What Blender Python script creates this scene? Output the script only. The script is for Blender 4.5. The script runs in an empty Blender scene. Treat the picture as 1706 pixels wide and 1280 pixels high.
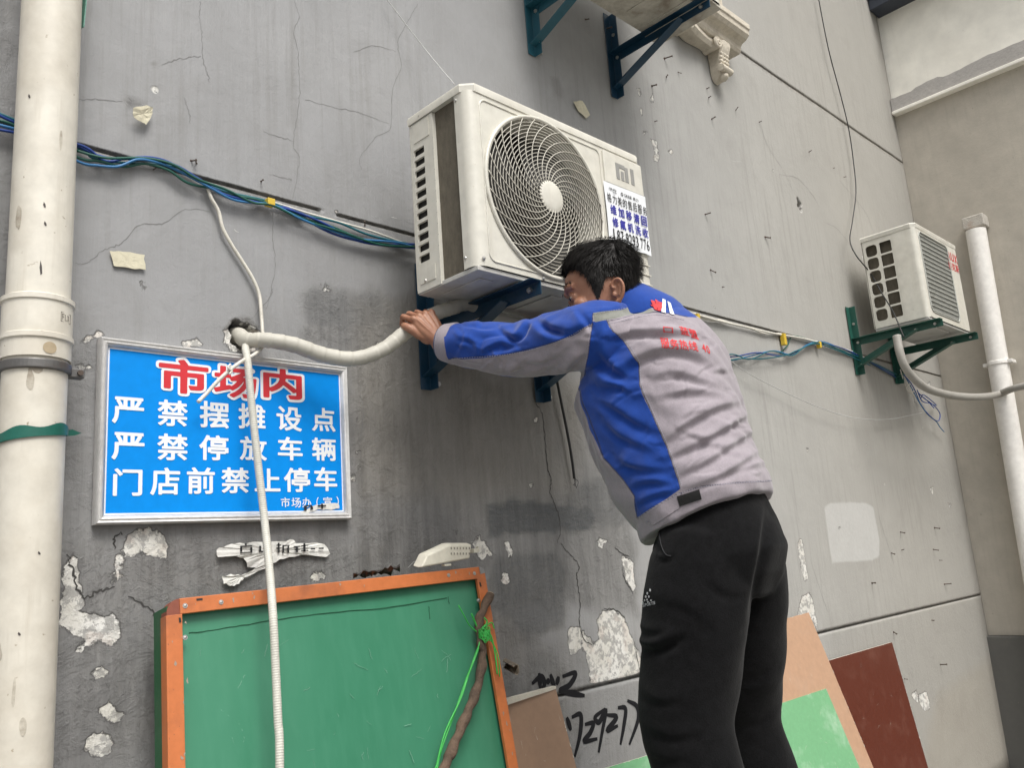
import bpy, bmesh, math, random
import numpy as np
from mathutils import Vector, Matrix
from mathutils.bvhtree import BVHTree

random.seed(7); rng = np.random.default_rng(7)
scene = bpy.context.scene
COL = scene.collection

# ------------------------------------------------------------------ camera
# measured from the photograph: focal length and the three vanishing points
PW, PH, FPX = 1706.0, 1280.0, 1404.0
PC = np.array([853.0, 640.0])
CAM = np.array([0.0, -2.0, 1.4])
_v1 = np.array([1464.0, 188.0, FPX]); _v1 /= np.linalg.norm(_v1)
_v2 = np.array([-486.0, -6704.0, FPX]); _v2 -= _v1 * _v1.dot(_v2); _v2 /= np.linalg.norm(_v2)
RW = np.stack([_v1, np.cross(_v2, _v1), _v2])          # world = RW @ camera(x right, y down, z forward)

cam_data = bpy.data.cameras.new('camera')
cam_data.sensor_fit = 'HORIZONTAL'; cam_data.sensor_width = 36.0
cam_data.lens = 36.0 * FPX / PW
cam_data.clip_start = 0.05; cam_data.clip_end = 500.0
cam = bpy.data.objects.new('camera', cam_data); COL.objects.link(cam)
_cx, _cy, _cz = RW @ np.array([1., 0, 0]), RW @ np.array([0, -1., 0]), RW @ np.array([0, 0, -1.])
cam.matrix_world = Matrix(((_cx[0], _cy[0], _cz[0], CAM[0]), (_cx[1], _cy[1], _cz[1], CAM[1]),
                           (_cx[2], _cy[2], _cz[2], CAM[2]), (0, 0, 0, 1)))
scene.camera = cam

# ------------------------------------------------------------------ world and sun (overcast)
SUN_EL, SUN_AZ = math.radians(56), math.radians(194)     # azimuth from +y clockwise
world = bpy.data.worlds.new('World'); scene.world = world; world.use_nodes = True
wn = world.node_tree; wn.nodes.clear()
sky = wn.nodes.new('ShaderNodeTexSky'); sky.sky_type = 'NISHITA'; sky.sun_disc = False
sky.sun_elevation = SUN_EL; sky.sun_rotation = SUN_AZ
sky.air_density = 1.0; sky.dust_density = 4.0; sky.ozone_density = 1.0
hs = wn.nodes.new('ShaderNodeHueSaturation'); hs.inputs['Saturation'].default_value = 0.18   # cloud cover greys the sky
bg = wn.nodes.new('ShaderNodeBackground'); bg.inputs['Strength'].default_value = 0.15
wo = wn.nodes.new('ShaderNodeOutputWorld')
# a covered sky is about three times brighter overhead than at the horizon
wtc = wn.nodes.new('ShaderNodeTexCoord'); wsep = wn.nodes.new('ShaderNodeSeparateXYZ'); wmr = wn.nodes.new('ShaderNodeMapRange'); wmul = wn.nodes.new('ShaderNodeMix'); wmul.data_type = 'RGBA'; wmul.blend_type = 'MULTIPLY'; wmul.inputs[0].default_value = 1
wmr.inputs['From Min'].default_value = 0; wmr.inputs['From Max'].default_value = 1; wmr.inputs['To Min'].default_value = .33; wmr.inputs['To Max'].default_value = 1.15
wn.links.new(wtc.outputs['Generated'], wsep.inputs[0]); wn.links.new(wsep.outputs[2], wmr.inputs['Value']); wn.links.new(wmr.outputs[0], wmul.inputs[7])
wn.links.new(sky.outputs[0], hs.inputs['Color']); wn.links.new(hs.outputs[0], wmul.inputs[6]); wn.links.new(wmul.outputs[2], bg.inputs['Color'])
wn.links.new(bg.outputs[0], wo.inputs['Surface'])
sun_d = bpy.data.lights.new('sun', 'SUN'); sun_d.energy = 1.5; sun_d.angle = math.radians(26); sun_d.color = (1.0, 0.965, 0.90)
sun = bpy.data.objects.new('sun', sun_d); COL.objects.link(sun)
_sd = Vector((math.sin(SUN_AZ) * math.cos(SUN_EL), math.cos(SUN_AZ) * math.cos(SUN_EL), math.sin(SUN_EL)))
sun.rotation_euler = _sd.to_track_quat('Z', 'Y').to_euler(); sun.location = (3, -6, 9)
vs = scene.view_settings
vs.view_transform = 'Standard'; vs.look = 'None'; vs.gamma = 1.0; vs.use_curve_mapping = False
vs.exposure = 0.66
scene.cycles.max_bounces = 6
scene.cycles.use_denoising = True

# ------------------------------------------------------------------ measuring helpers (photo pixel -> place)
def ray(u, v): return RW @ np.array([(u - PC[0]) / FPX, (v - PC[1]) / FPX, 1.0])
def at(u, v, y=0.0):
    r = ray(u, v); return CAM + r * ((y - CAM[1]) / r[1])
def atx(u, v, x):
    r = ray(u, v); return CAM + r * ((x - CAM[0]) / r[0])
def atz(u, v, z):
    r = ray(u, v); return CAM + r * ((z - CAM[2]) / r[2])
def atplane(u, v, p0, n):
    r = ray(u, v); return CAM + r * (np.dot(np.array(p0) - CAM, n) / np.dot(r, n))
def proj(Pn):
    Q = (np.asarray(Pn, float) - CAM) @ RW
    return PC[0] + FPX * Q[..., 0] / Q[..., 2], PC[1] + FPX * Q[..., 1] / Q[..., 2]

# ------------------------------------------------------------------ mesh helpers
def nrm(a):
    a = np.asarray(a, float); l = np.linalg.norm(a); return a / l if l > 1e-12 else a
def catmull(pts, n=8):
    P = np.asarray(pts, float)
    if len(P) < 3:
        t = np.linspace(0, 1, n * (len(P) - 1) + 1)[:, None]; return P[0] * (1 - t) + P[-1] * t
    E = np.vstack([2 * P[0] - P[1], P, 2 * P[-1] - P[-2]]); out = []
    for i in range(1, len(E) - 2):
        p0, p1, p2, p3 = E[i - 1], E[i], E[i + 1], E[i + 2]
        for t in np.arange(n) / n:
            out.append(0.5 * ((2 * p1) + (p2 - p0) * t + (2 * p0 - 5 * p1 + 4 * p2 - p3) * t * t + (3 * p1 - p0 - 3 * p2 + p3) * t ** 3))
    out.append(P[-1]); return np.array(out)

class MB:
    def __init__(s): s.v = []; s.f = []
    def add(s, V, F):
        o = len(s.v); s.v.extend([tuple(map(float, p)) for p in V]); s.f.extend([tuple(int(i) + o for i in q) for q in F]); return s
    def box(s, a, b, R=None, c=None):
        (x0, y0, z0), (x1, y1, z1) = np.minimum(a, b), np.maximum(a, b)
        V = np.array([(x0, y0, z0), (x1, y0, z0), (x1, y1, z0), (x0, y1, z0), (x0, y0, z1), (x1, y0, z1), (x1, y1, z1), (x0, y1, z1)])
        if R is not None: V = (V - c) @ np.asarray(R).T + c
        return s.add(V, [(0, 3, 2, 1), (4, 5, 6, 7), (0, 1, 5, 4), (1, 2, 6, 5), (2, 3, 7, 6), (3, 0, 4, 7)])
    def hexa(s, V):            # 8 corners: bottom ring then top ring
        return s.add(V, [(0, 3, 2, 1), (4, 5, 6, 7), (0, 1, 5, 4), (1, 2, 6, 5), (2, 3, 7, 6), (3, 0, 4, 7)])
    def bar(s, p, q, w, h, up=(0, 0, 1)):
        p, q = np.array(p, float), np.array(q, float); d = nrm(q - p); u = np.array(up, float); u = nrm(u - d * d.dot(u)); r = np.cross(d, u)
        return s.hexa([e + r * a * w / 2 + u * b * h / 2 for e in (p, q) for a, b in ((-1, -1), (1, -1), (1, 1), (-1, 1))])
    def tube(s, pts, r, n=10, caps=True, closed=False):
        P = np.asarray(pts, float); m = len(P); r = np.full(m, r, float) if np.isscalar(r) else np.asarray(r, float)
        T = np.gradient(P, axis=0) if not closed else np.roll(P, -1, 0) - np.roll(P, 1, 0)
        T /= np.linalg.norm(T, axis=1)[:, None] + 1e-12
        u = nrm(np.cross(T[0], (0.13, 0.31, 0.94) if abs(T[0][2]) < .9 else (1, 0.1, 0.2)))
        V = []; ang = np.arange(n) * 2 * math.pi / n
        for i in range(m):
            u = nrm(u - T[i] * T[i].dot(u)); w = np.cross(T[i], u)
            V.append(P[i] + r[i] * (np.cos(ang)[:, None] * u + np.sin(ang)[:, None] * w))
        V = np.vstack(V); F = []
        for i in range(m if closed else m - 1):
            a, b = i * n, ((i + 1) % m) * n
            F += [(a + j, a + (j + 1) % n, b + (j + 1) % n, b + j) for j in range(n)]
        if caps and not closed:
            F += [tuple(range(n))[::-1], tuple((m - 1) * n + j for j in range(n))]
        return s.add(V, F)
    def loft(s, rings, caps=True):
        n = len(rings[0]); V = np.vstack(rings); F = []
        for i in range(len(rings) - 1):
            F += [(i * n + j, i * n + (j + 1) % n, (i + 1) * n + (j + 1) % n, (i + 1) * n + j) for j in range(n)]
        if caps: F += [tuple(range(n))[::-1], tuple((len(rings) - 1) * n + j for j in range(n))]
        return s.add(V, F)
    def prism(s, poly, d):     # planar outline (3-D points) pushed along vector d
        A = np.asarray(poly, float); n = len(A); d = np.asarray(d, float)
        F = [tuple(range(n))[::-1], tuple(range(n, 2 * n))] + [(i, (i + 1) % n, n + (i + 1) % n, n + i) for i in range(n)]
        return s.add(np.vstack([A, A + d]), F)
    def disc(s, c, nv, r, h, n=16):
        c = np.array(c, float); nv = nrm(nv); return s.tube([c, c + nv * h], r, n)
    def dome(s, c, nv, r, h, n=12, k=4):
        c = np.array(c, float); nv = nrm(nv); u = nrm(np.cross(nv, (0.3, 0.2, 0.9))); w = np.cross(nv, u); a = np.arange(n) * 2 * math.pi / n
        rings = [c + nv * h * math.sin(t) + max(r * math.cos(t), r * .02) * (np.cos(a)[:, None] * u + np.sin(a)[:, None] * w) for t in np.linspace(0, math.pi / 2, k)]
        return s.loft(rings)
    def grid(s, G):            # G[i][j] -> point
        G = np.asarray(G, float); a, b = G.shape[:2]
        return s.add(G.reshape(-1, 3), [(i * b + j, i * b + j + 1, (i + 1) * b + j + 1, (i + 1) * b + j) for i in range(a - 1) for j in range(b - 1)])

def link_mesh(name, V, F, m, parent=None, smooth=False, bevel=0.0, seg=2, autosmooth=None):
    me = bpy.data.meshes.new(name)
    V = np.asarray(V, float)
    if parent is not None: V = V - np.array(parent_world(parent))
    me.from_pydata([tuple(p) for p in V], [], F); me.update()
    bm = bmesh.new(); bm.from_mesh(me); bmesh.ops.recalc_face_normals(bm, faces=bm.faces); bm.to_mesh(me); bm.free()
    if smooth or autosmooth:
        for p in me.polygons: p.use_smooth = True
        if autosmooth: me.set_sharp_from_angle(angle=math.radians(autosmooth))
    o = bpy.data.objects.new(name, me); COL.objects.link(o)
    if m is not None: me.materials.append(m)
    if parent is not None: o.parent = parent
    if bevel > 0:
        md = o.modifiers.new('bevel', 'BEVEL'); md.width = bevel; md.segments = seg; md.limit_method = 'ANGLE'; md.angle_limit = math.radians(35)
        md.harden_normals = False
    return o
def parent_world(p):
    v = Vector((0, 0, 0))
    while p is not None: v += Vector(p.location); p = p.parent
    return v
def part(name, mb, m, parent=None, **k):
    if not mb.f: print('EMPTY PART', name); return None
    return link_mesh(name, mb.v, mb.f, m, parent, **k)
def islands(mb):
    par = list(range(len(mb.v)))
    def fd(i):
        while par[i] != i: par[i] = par[par[i]]; i = par[i]
        return i
    for f in mb.f:
        r0 = fd(f[0])
        for i in f[1:]: par[fd(i)] = r0
    out = {}
    for f in mb.f: out.setdefault(fd(f[0]), []).append(f)
    res = []
    for fs in out.values():
        ids = sorted({i for f in fs for i in f}); mp = {k: n for n, k in enumerate(ids)}; m = MB(); m.v = [mb.v[i] for i in ids]; m.f = [tuple(mp[i] for i in f) for f in fs]; res.append(m)
    return res
def parts(name, mb, m, parent=None, **k): return [part(name, q, m, parent, **k) for q in islands(mb)]
def tag(o, label, cat, group=None, kind=None):
    o['label'] = label; o['category'] = cat
    if group: o['group'] = group
    if kind: o['kind'] = kind
    return o
def thing(name, label, cat, loc=(0, 0, 0), group=None):
    o = bpy.data.objects.new(name, None); COL.objects.link(o); o.location = loc; o.empty_display_size = .1
    return tag(o, label, cat, group)
def dup(root, loc, label, group=None, rot=None):
    r = root.copy(); COL.objects.link(r); r.location = loc; r['label'] = label
    if group: r['group'] = group
    if rot is not None: r.rotation_euler = rot
    for ch in list(root.children):
        c = ch.copy(); COL.objects.link(c); c.parent = r
        for g in list(ch.children):
            d = g.copy(); COL.objects.link(d); d.parent = c
    return r

# ------------------------------------------------------------------ material helpers
class NT:
    def __init__(s, name):
        s.m = bpy.data.materials.new(name); s.m.use_nodes = True; s.t = s.m.node_tree; s.t.nodes.clear()
        s.out = s.n('ShaderNodeOutputMaterial'); s.b = s.n('ShaderNodeBsdfPrincipled'); s.l(s.b.outputs[0], s.out.inputs[0])
    def n(s, k, **kw):
        x = s.t.nodes.new(k)
        for a, b in kw.items(): setattr(x, a, b)
        return x
    def l(s, a, b): s.t.links.new(a, b)
    def coord(s, kind='Object', scale=(1, 1, 1)):
        tc = s.n('ShaderNodeTexCoord'); mp = s.n('ShaderNodeMapping'); mp.inputs['Scale'].default_value = scale
        s.l(tc.outputs[kind], mp.inputs['Vector']); return mp.outputs[0]
    def noise(s, vec, scale, detail=6, rough=.6, dist=0.0):
        x = s.n('ShaderNodeTexNoise'); x.inputs['Scale'].default_value = scale; x.inputs['Detail'].default_value = detail
        x.inputs['Roughness'].default_value = rough; x.inputs['Distortion'].default_value = dist; s.l(vec, x.inputs['Vector']); return x.outputs['Fac']
    def ramp(s, fac, a, b, lo=0.0, hi=1.0, smooth=False):
        x = s.n('ShaderNodeMapRange'); x.clamp = True
        if smooth: x.interpolation_type = 'SMOOTHSTEP'
        for i, v in zip(('From Min', 'From Max', 'To Min', 'To Max'), (a, b, lo, hi)): x.inputs[i].default_value = v
        s.l(fac, x.inputs['Value']); return x.outputs[0]
    def mix(s, fac, a, b, blend='MIX'):
        x = s.n('ShaderNodeMix', data_type='RGBA', blend_type=blend)
        for sock, v in ((x.inputs[0], fac), (x.inputs[6], a), (x.inputs[7], b)):
            if isinstance(v, (int, float)): sock.default_value = v
            elif isinstance(v, (tuple, list)): sock.default_value = (*v[:3], 1)
            else: s.l(v, sock)
        return x.outputs[2]
    def math(s, op, a, b=0.0, c=None):
        x = s.n('ShaderNodeMath', operation=op)
        for i, v in enumerate((a, b) if c is None else (a, b, c)):
            if isinstance(v, (int, float)): x.inputs[i].default_value = v
            else: s.l(v, x.inputs[i])
        return x.outputs[0]
    def attr(s, name):
        x = s.n('ShaderNodeAttribute'); x.attribute_name = name; return x.outputs['Fac']
    def bump(s, h, strength=.3, dist=.002):
        x = s.n('ShaderNodeBump'); x.inputs['Strength'].default_value = strength; x.inputs['Distance'].default_value = dist
        s.l(h, x.inputs['Height']); s.l(x.outputs[0], s.b.inputs['Normal']); return x
    def set(s, **k):
        for a, v in k.items():
            a = a.replace('_', ' ')
            sock = s.b.inputs[a]
            if isinstance(v, (int, float)): sock.default_value = v
            elif isinstance(v, tuple): sock.default_value = (*v[:3], 1) if len(v) == 3 and sock.type == 'RGBA' else v
            else: s.l(v, sock)

def weathered(name, base, dirt=(.10, .09, .075), amount=.35, scale=6, rough=.55, metal=0.0, bump=.15, bscale=120, streak=0.0, bdist=.001, spec=.5, cover=(.52, .75)):
    t = NT(name); v = t.coord()
    n1 = t.noise(v, scale, 8, .65); n2 = t.noise(v, scale * 7, 6, .6)
    c = t.mix(t.ramp(n2, .3, .7), tuple(x * .90 for x in base), tuple(min(1, x * 1.05) for x in base))
    f = t.ramp(n1, cover[0], cover[1], 0, amount)
    if streak > 0:
        sv = t.coord('Object', (14, 14, .9)); sn = t.noise(sv, 3.0, 6, .65)
        f = t.math('MAXIMUM', f, t.ramp(sn, .5, .8, 0, streak))
    speck = t.noise(v, scale * 22, 3, .5)
    f = t.math('MAXIMUM', f, t.ramp(speck, .70, .76, 0, min(1.0, amount * 1.3)))
    c = t.mix(f, c, dirt)
    t.set(Base_Color=c, Roughness=t.ramp(n2, .2, .8, rough - .08, rough + .12), Metallic=metal)
    t.b.inputs['Specular IOR Level'].default_value = spec
    h = t.noise(v, bscale, 4, .6)
    t.bump(t.math('ADD', h, t.math('MULTIPLY', n2, 1.2)), bump, bdist)
    return t.m
def plain(name, base, rough=.5, metal=0.0, spec=.5):
    t = NT(name); v = t.coord(); n = t.noise(v, 40, 5, .6)
    t.set(Base_Color=t.mix(n, tuple(x * .86 for x in base), tuple(min(1, x * 1.1) for x in base)), Roughness=rough, Metallic=metal)
    t.b.inputs['Specular IOR Level'].default_value = spec
    return t.m

def sdf_poly(X, Y, poly):      # signed distance to a polygon, negative inside
    P = np.asarray(poly, float); d = np.full(X.shape, 1e18); sgn = np.ones(X.shape)
    for i in range(len(P)):
        a, b = P[i], P[i - 1]; ex, ey = b - a; wx, wy = X - a[0], Y - a[1]
        t = np.clip((wx * ex + wy * ey) / (ex * ex + ey * ey + 1e-18), 0, 1)
        d = np.minimum(d, (wx - ex * t) ** 2 + (wy - ey * t) ** 2)
        c1, c2, c3 = Y >= a[1], Y < b[1], ex * wy > ey * wx
        sgn = np.where((c1 & c2 & c3) | (~c1 & ~c2 & ~c3), -sgn, sgn)
    return sgn * np.sqrt(d)
def sdf_line(X, Y, pts):
    P = np.asarray(pts, float); d = np.full(X.shape, 1e18)
    for a, b in zip(P[:-1], P[1:]):
        ex, ey = b - a; wx, wy = X - a[0], Y - a[1]
        t = np.clip((wx * ex + wy * ey) / (ex * ex + ey * ey + 1e-18), 0, 1)
        d = np.minimum(d, (wx - ex * t) ** 2 + (wy - ey * t) ** 2)
    return np.sqrt(d)
def set_attr(o, name, val):
    a = o.data.attributes.new(name, 'FLOAT', 'POINT'); a.data.foreach_set('value', np.asarray(val, np.float32))
def sstep(x, a, b):
    t = np.clip((x - a) / (b - a), 0, 1); return t * t * (3 - 2 * t)

# ------------------------------------------------------------------ lettering
_gc = {}
def glyph(ch, bold=0.0, res=54):
    """filled outline of one character as a fine flat mesh in a unit box (nonzero winding, thickened by bold)"""
    if (ch, bold) in _gc: return _gc[(ch, bold)]
    cu = bpy.data.curves.new('glyph', 'FONT'); cu.body = ch; cu.size = 1.0; cu.resolution_u = 4; cu.fill_mode = 'NONE'
    o = bpy.data.objects.new('glyph', cu); COL.objects.link(o); bpy.context.view_layer.update()
    ev_ = o.evaluated_get(bpy.context.evaluated_depsgraph_get()); me = ev_.to_mesh()
    P = np.array([v.co[:2] for v in me.vertices]); E_ = np.array([tuple(e.vertices) for e in me.edges])
    ev_.to_mesh_clear(); bpy.data.objects.remove(o); bpy.data.curves.remove(cu)
    A, B = P[E_[:, 0]], P[E_[:, 1]]; mn, mx = P.min(0) - bold - .02, P.max(0) + bold + .02
    h = max((mx - mn).max() / res, .004); nx, ny = int((mx[0] - mn[0]) / h) + 2, int((mx[1] - mn[1]) / h) + 2
    X, Y = np.meshgrid(mn[0] + np.arange(nx) * h, mn[1] + np.arange(ny) * h, indexing='ij'); d = np.full(X.shape, 9.); wn = np.zeros(X.shape)
    for p, q in zip(A, B):
        e = q - p; t = np.clip(((X - p[0]) * e[0] + (Y - p[1]) * e[1]) / (e.dot(e) + 1e-14), 0, 1); d = np.minimum(d, np.hypot(X - p[0] - e[0] * t, Y - p[1] - e[1] * t))
        left = e[0] * (Y - p[1]) - (X - p[0]) * e[1]
        wn += ((p[1] <= Y) & (q[1] > Y) & (left > 0)).astype(int) - ((p[1] > Y) & (q[1] <= Y) & (left < 0)).astype(int)
    f = np.where(wn != 0, -d, d) - bold
    V, F, key = [], [], {}
    def vid(k, pt):
        if k not in key: key[k] = len(V); V.append(pt)
        return key[k]
    ins = f < 0; any4 = ins[:-1, :-1] | ins[1:, :-1] | ins[1:, 1:] | ins[:-1, 1:]
    for i, j in np.argwhere(any4):
        cs = [(i, j), (i + 1, j), (i + 1, j + 1), (i, j + 1)]; poly = []
        for k in range(4):
            c, n_ = cs[k], cs[(k + 1) % 4]; fc, fn_ = f[c], f[n_]
            if fc < 0: poly.append(vid((c,), (X[c], Y[c])))
            if (fc < 0) != (fn_ < 0):
                t = fc / (fc - fn_); poly.append(vid(tuple(sorted((c, n_))), (X[c] + (X[n_] - X[c]) * t, Y[c] + (Y[n_] - Y[c]) * t)))
        if len(poly) > 2: F.append(tuple(poly))
    V = np.array(V); mn, mx = V.min(0), V.max(0); V = (V - mn) / np.maximum(mx - mn, 1e-6)
    _gc[(ch, bold)] = (V, F); return V, F
def wall_glyph(mb, ch, cu, cv, w, h, y, bold=0.0, skew=0.0):
    """one character whose box is w x h photo pixels around (cu, cv), printed on the plane y"""
    V, F = glyph(ch, bold)
    a, b, c, d = at(cu - w / 2, cv, y), at(cu + w / 2, cv, y), at(cu, cv + h / 2, y), at(cu, cv - h / 2, y)
    o = at(cu, cv, y); W = abs(b[0] - a[0]); H = abs(d[2] - c[2])
    X = o[0] + (V[:, 0] - .5) * W; Z = o[2] + (V[:, 1] - .5) * H + (V[:, 0] - .5) * skew
    mb.add(np.stack([X, np.full(len(X), y), Z], 1), F)
def wall_y(x, z):            # hand-floated render: the wall is not dead flat
    return .0038 + .002 * np.sin(x * 1.7 + 1) * np.sin(z * 2.3) + .0012 * np.sin(x * 6.1) * np.sin(z * 4.7 + 2) + .0006 * np.sin(x * 23 + z * 9) * np.sin(z * 17 - x * 5)
def ribbon(mb, pts, w, y, n=6, taper=True, jitter=0.0, smooth=True):
    """flat stroke on the plane y; pts in photo pixels, w in metres"""
    Q = np.array([at(u, v, y) for u, v in pts]); Q = catmull(Q, n) if smooth else Q
    if jitter: Q[1:-1, [0, 2]] += rng.normal(0, jitter, (len(Q) - 2, 2))
    m = len(Q); T = np.gradient(Q[:, [0, 2]], axis=0); T /= np.linalg.norm(T, axis=1)[:, None] + 1e-9
    N = np.stack([-T[:, 1], T[:, 0]], 1); ww = np.full(m, w)
    if taper: ww = w * (0.45 + .55 * np.sin(np.linspace(0.15, math.pi - .15, m)))
    if jitter: ww = ww * rng.uniform(.5, 1.4, m)
    if y > -.01: Q[:, 1] = y + wall_y(Q[:, 0], Q[:, 2])
    A = Q.copy(); B = Q.copy(); A[:, [0, 2]] += N * ww[:, None] / 2; B[:, [0, 2]] -= N * ww[:, None] / 2
    V = np.empty((2 * m, 3)); V[0::2] = A; V[1::2] = B
    mb.add(V, [(2 * i, 2 * i + 1, 2 * i + 3, 2 * i + 2) for i in range(m - 1)])
# ================================================================== materials of the place
def wall_material():
    t = NT('grey painted render'); v = t.coord(); g = t.n('ShaderNodeNewGeometry')
    sep = t.n('ShaderNodeSeparateXYZ'); t.l(v, sep.inputs[0])
    n_big = t.noise(v, .9, 5, .6); n_mid = t.noise(v, 5.5, 8, .62, .4); n_fine = t.noise(v, 38, 8, .6); n_grain = t.noise(v, 210, 5, .6)
    sv = t.coord('Object', (15, 15, .75)); streak = t.noise(sv, 2.2, 8, .66); sv2 = t.coord('Object', (60, 60, 2.2)); streak2 = t.noise(sv2, 2.0, 6, .6)
    dark = t.attr('stain_shade'); peel = t.attr('peel'); light = t.attr('fresh'); warm = t.attr('warm')
    right = t.ramp(sep.outputs[0], 1.4, 4.2, smooth=True)  # wall colour lightens to the right, painting in the brighter sky light there
    base = t.mix(t.ramp(n_big, .3, .7), t.mix(right, (.262, .264, .270), (.355, .352, .338)), t.mix(right, (.318, .319, .322), (.425, .42, .40)))
    base = t.mix(t.ramp(n_mid, .40, .72, 0, .38), base, t.mix(right, (.235, .235, .232), (.31, .305, .29)))
    base = t.mix(t.ramp(streak2, .55, .8, 0, .16), base, t.mix(right, (.40, .40, .39), (.50, .495, .475)))
    base = t.mix(t.math('MULTIPLY', t.ramp(streak, .50, .74, 0, .55), t.ramp(n_big, .42, .62)), base, (.19, .186, .175))
    blot = t.noise(v, 2.6, 9, .7, .8); base = t.mix(t.ramp(blot, .54, .68, 0, .22), base, (.235, .23, .22))
    # streaked dirt, plus shade painted in through the same mask
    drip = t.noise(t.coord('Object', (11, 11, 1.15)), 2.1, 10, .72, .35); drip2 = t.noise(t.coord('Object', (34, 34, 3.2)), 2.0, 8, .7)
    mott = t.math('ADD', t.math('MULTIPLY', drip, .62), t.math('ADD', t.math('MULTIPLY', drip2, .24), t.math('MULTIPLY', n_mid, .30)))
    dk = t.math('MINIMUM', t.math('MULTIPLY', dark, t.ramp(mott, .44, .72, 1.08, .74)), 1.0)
    grime_shade = t.mix(t.ramp(mott, .46, .72), (.080, .077, .072), (.185, .179, .166))
    grime_shade = t.mix(t.ramp(t.noise(v, 3.1, 6, .65), .5, .68, 0, .5), grime_shade, t.mix(t.ramp(mott, .45, .70), (.110, .096, .079), (.235, .214, .182)))
    base = t.mix(dk, base, grime_shade)
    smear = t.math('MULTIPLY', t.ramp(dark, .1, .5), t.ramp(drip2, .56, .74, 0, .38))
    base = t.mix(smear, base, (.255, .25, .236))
    base = t.mix(warm, base, t.mix(n_mid, (.25, .21, .16), (.40, .37, .30)))
    bs = t.noise(t.coord('Object', (5, 5, 42)), 2.4, 8, .7, .3); bf = t.math('MULTIPLY', t.attr('brush'), t.ramp(bs, .33, .62, .45, 1.0))
    base = t.mix(bf, base, t.mix(bs, (.060, .066, .072), (.125, .13, .135)))
    le = t.ramp(t.math('ADD', light, t.math('MULTIPLY', t.math('SUBTRACT', n_mid, .5), .02)), .006, -.006)
    base = t.mix(t.math('MULTIPLY', le, .8), base, t.mix(n_fine, (.46, .455, .435), (.54, .535, .515)))
    # small chips anywhere
    vo = t.n('ShaderNodeTexVoronoi'); vo.inputs['Scale'].default_value = 7.0; t.l(v, vo.inputs['Vector'])
    chip = t.math('MULTIPLY', t.ramp(vo.outputs['Distance'], .10, .07), t.ramp(t.noise(v, 3.3, 3, .5), .60, .66))
    chip = t.math('MULTIPLY', chip, t.ramp(n_fine, .42, .5))
    base = t.mix(chip, base, (.62, .61, .57))
    # peeled render
    pe = t.math('ADD', peel, t.math('ADD', t.math('MULTIPLY', t.math('SUBTRACT', n_fine, .5), .040), t.math('MULTIPLY', t.math('SUBTRACT', n_mid, .5), .030)))
    pm = t.ramp(pe, .0012, -.0012)
    under = t.mix(t.ramp(n_mid, .35, .65), (.60, .58, .52), (.74, .73, .70))
    under = t.mix(t.ramp(t.noise(v, 34, 8, .75), .485, .54, 0, .72), under, (.25, .245, .235))
    under = t.mix(t.ramp(t.noise(v, 16, 4, .6), .55, .62, 0, .30), under, (.56, .46, .40))
    base = t.mix(pm, base, under)
    rim = t.math('MULTIPLY', t.ramp(t.math('ABSOLUTE', t.math('SUBTRACT', pe, .0018)), .0022, 0), .6)
    base = t.mix(rim, base, (.055, .052, .05))
    t.set(Base_Color=base, Roughness=t.ramp(n_mid, .3, .7, .62, .82)); t.b.inputs['Specular IOR Level'].default_value = .35
    h = t.math('ADD', t.math('MULTIPLY', t.math('SUBTRACT', 1.0, pm), 1.1), t.math('ADD', t.math('MULTIPLY', n_fine, .35), t.math('MULTIPLY', n_grain, .13)))
    h = t.math('ADD', h, t.math('MULTIPLY', n_mid, .9)); h = t.math('ADD', h, t.math('MULTIPLY', streak2, .3))
    h = t.math('SUBTRACT', h, t.math('MULTIPLY', chip, .6)); h = t.math('ADD', h, t.math('MULTIPLY', t.math('ADD', dark, .05), t.math('MULTIPLY', t.math('ADD', t.ramp(t.noise(v, 13, 9, .72, .6), .47, .55), t.ramp(t.noise(v, 30, 8, .7, .3), .5, .6)), .34)))
    t.bump(h, .85, .0042)
    return t.m
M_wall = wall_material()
M_crack = plain('crack shade', (.05, .048, .045), .9); M_hair_crack = plain('hairline crack', (.19, .188, .185), .9)
M_pit = plain('broken mortar', (.10, .09, .08), .95)
M_tan = weathered('tan side wall', (.475, .438, .375), (.22, .20, .17), .35, 1.3, .8, bump=.5, bscale=60, streak=.2, bdist=.002)
M_cream = weathered('cream side wall', (.93, .905, .82), (.62, .58, .5), .3, 1.1, .75, bump=.3, bscale=50, streak=.15)
M_cement = weathered('cement band', (.42, .40, .38), (.62, .59, .56), .6, 7, .85, bump=.7, bscale=60, bdist=.003)
M_plinth = weathered('dark plinth paint', (.115, .113, .105), (.2, .18, .15), .5, 2.5, .8, bump=.4, bscale=40)
M_ground = weathered('worn concrete ground', (.21, .205, .19), (.09, .085, .08), .5, 1.5, .85, bump=.6, bscale=30, bdist=.004)
M_pvc = weathered('aged white pvc', (.68, .645, .565), (.34, .285, .205), .70, 3.0, .42, bump=.12, bscale=90, streak=.42, cover=(.44, .78))
M_pvc2 = weathered('white pvc', (.86, .835, .79), (.4, .36, .3), .25, 4, .4, bump=.06)
M_clamp = weathered('zinc clamp', (.15, .145, .14), (.17, .10, .06), .6, 14, .45, metal=.6, bump=.2)
M_tape_g = weathered('green strapping', (.012, .115, .085), (.02, .05, .04), .3, 20, .35, bump=.1)
M_tape_p = weathered('pale green strapping', (.12, .28, .22), (.05, .1, .08), .3, 20, .35, bump=.1)
M_stone = weathered('cast stone', (.62, .565, .47), (.27, .235, .18), .55, 10, .8, bump=.6, bscale=70, bdist=.003)
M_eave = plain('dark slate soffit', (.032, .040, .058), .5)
M_eave2 = plain('blue grey fascia', (.17, .20, .235), .45)
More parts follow.
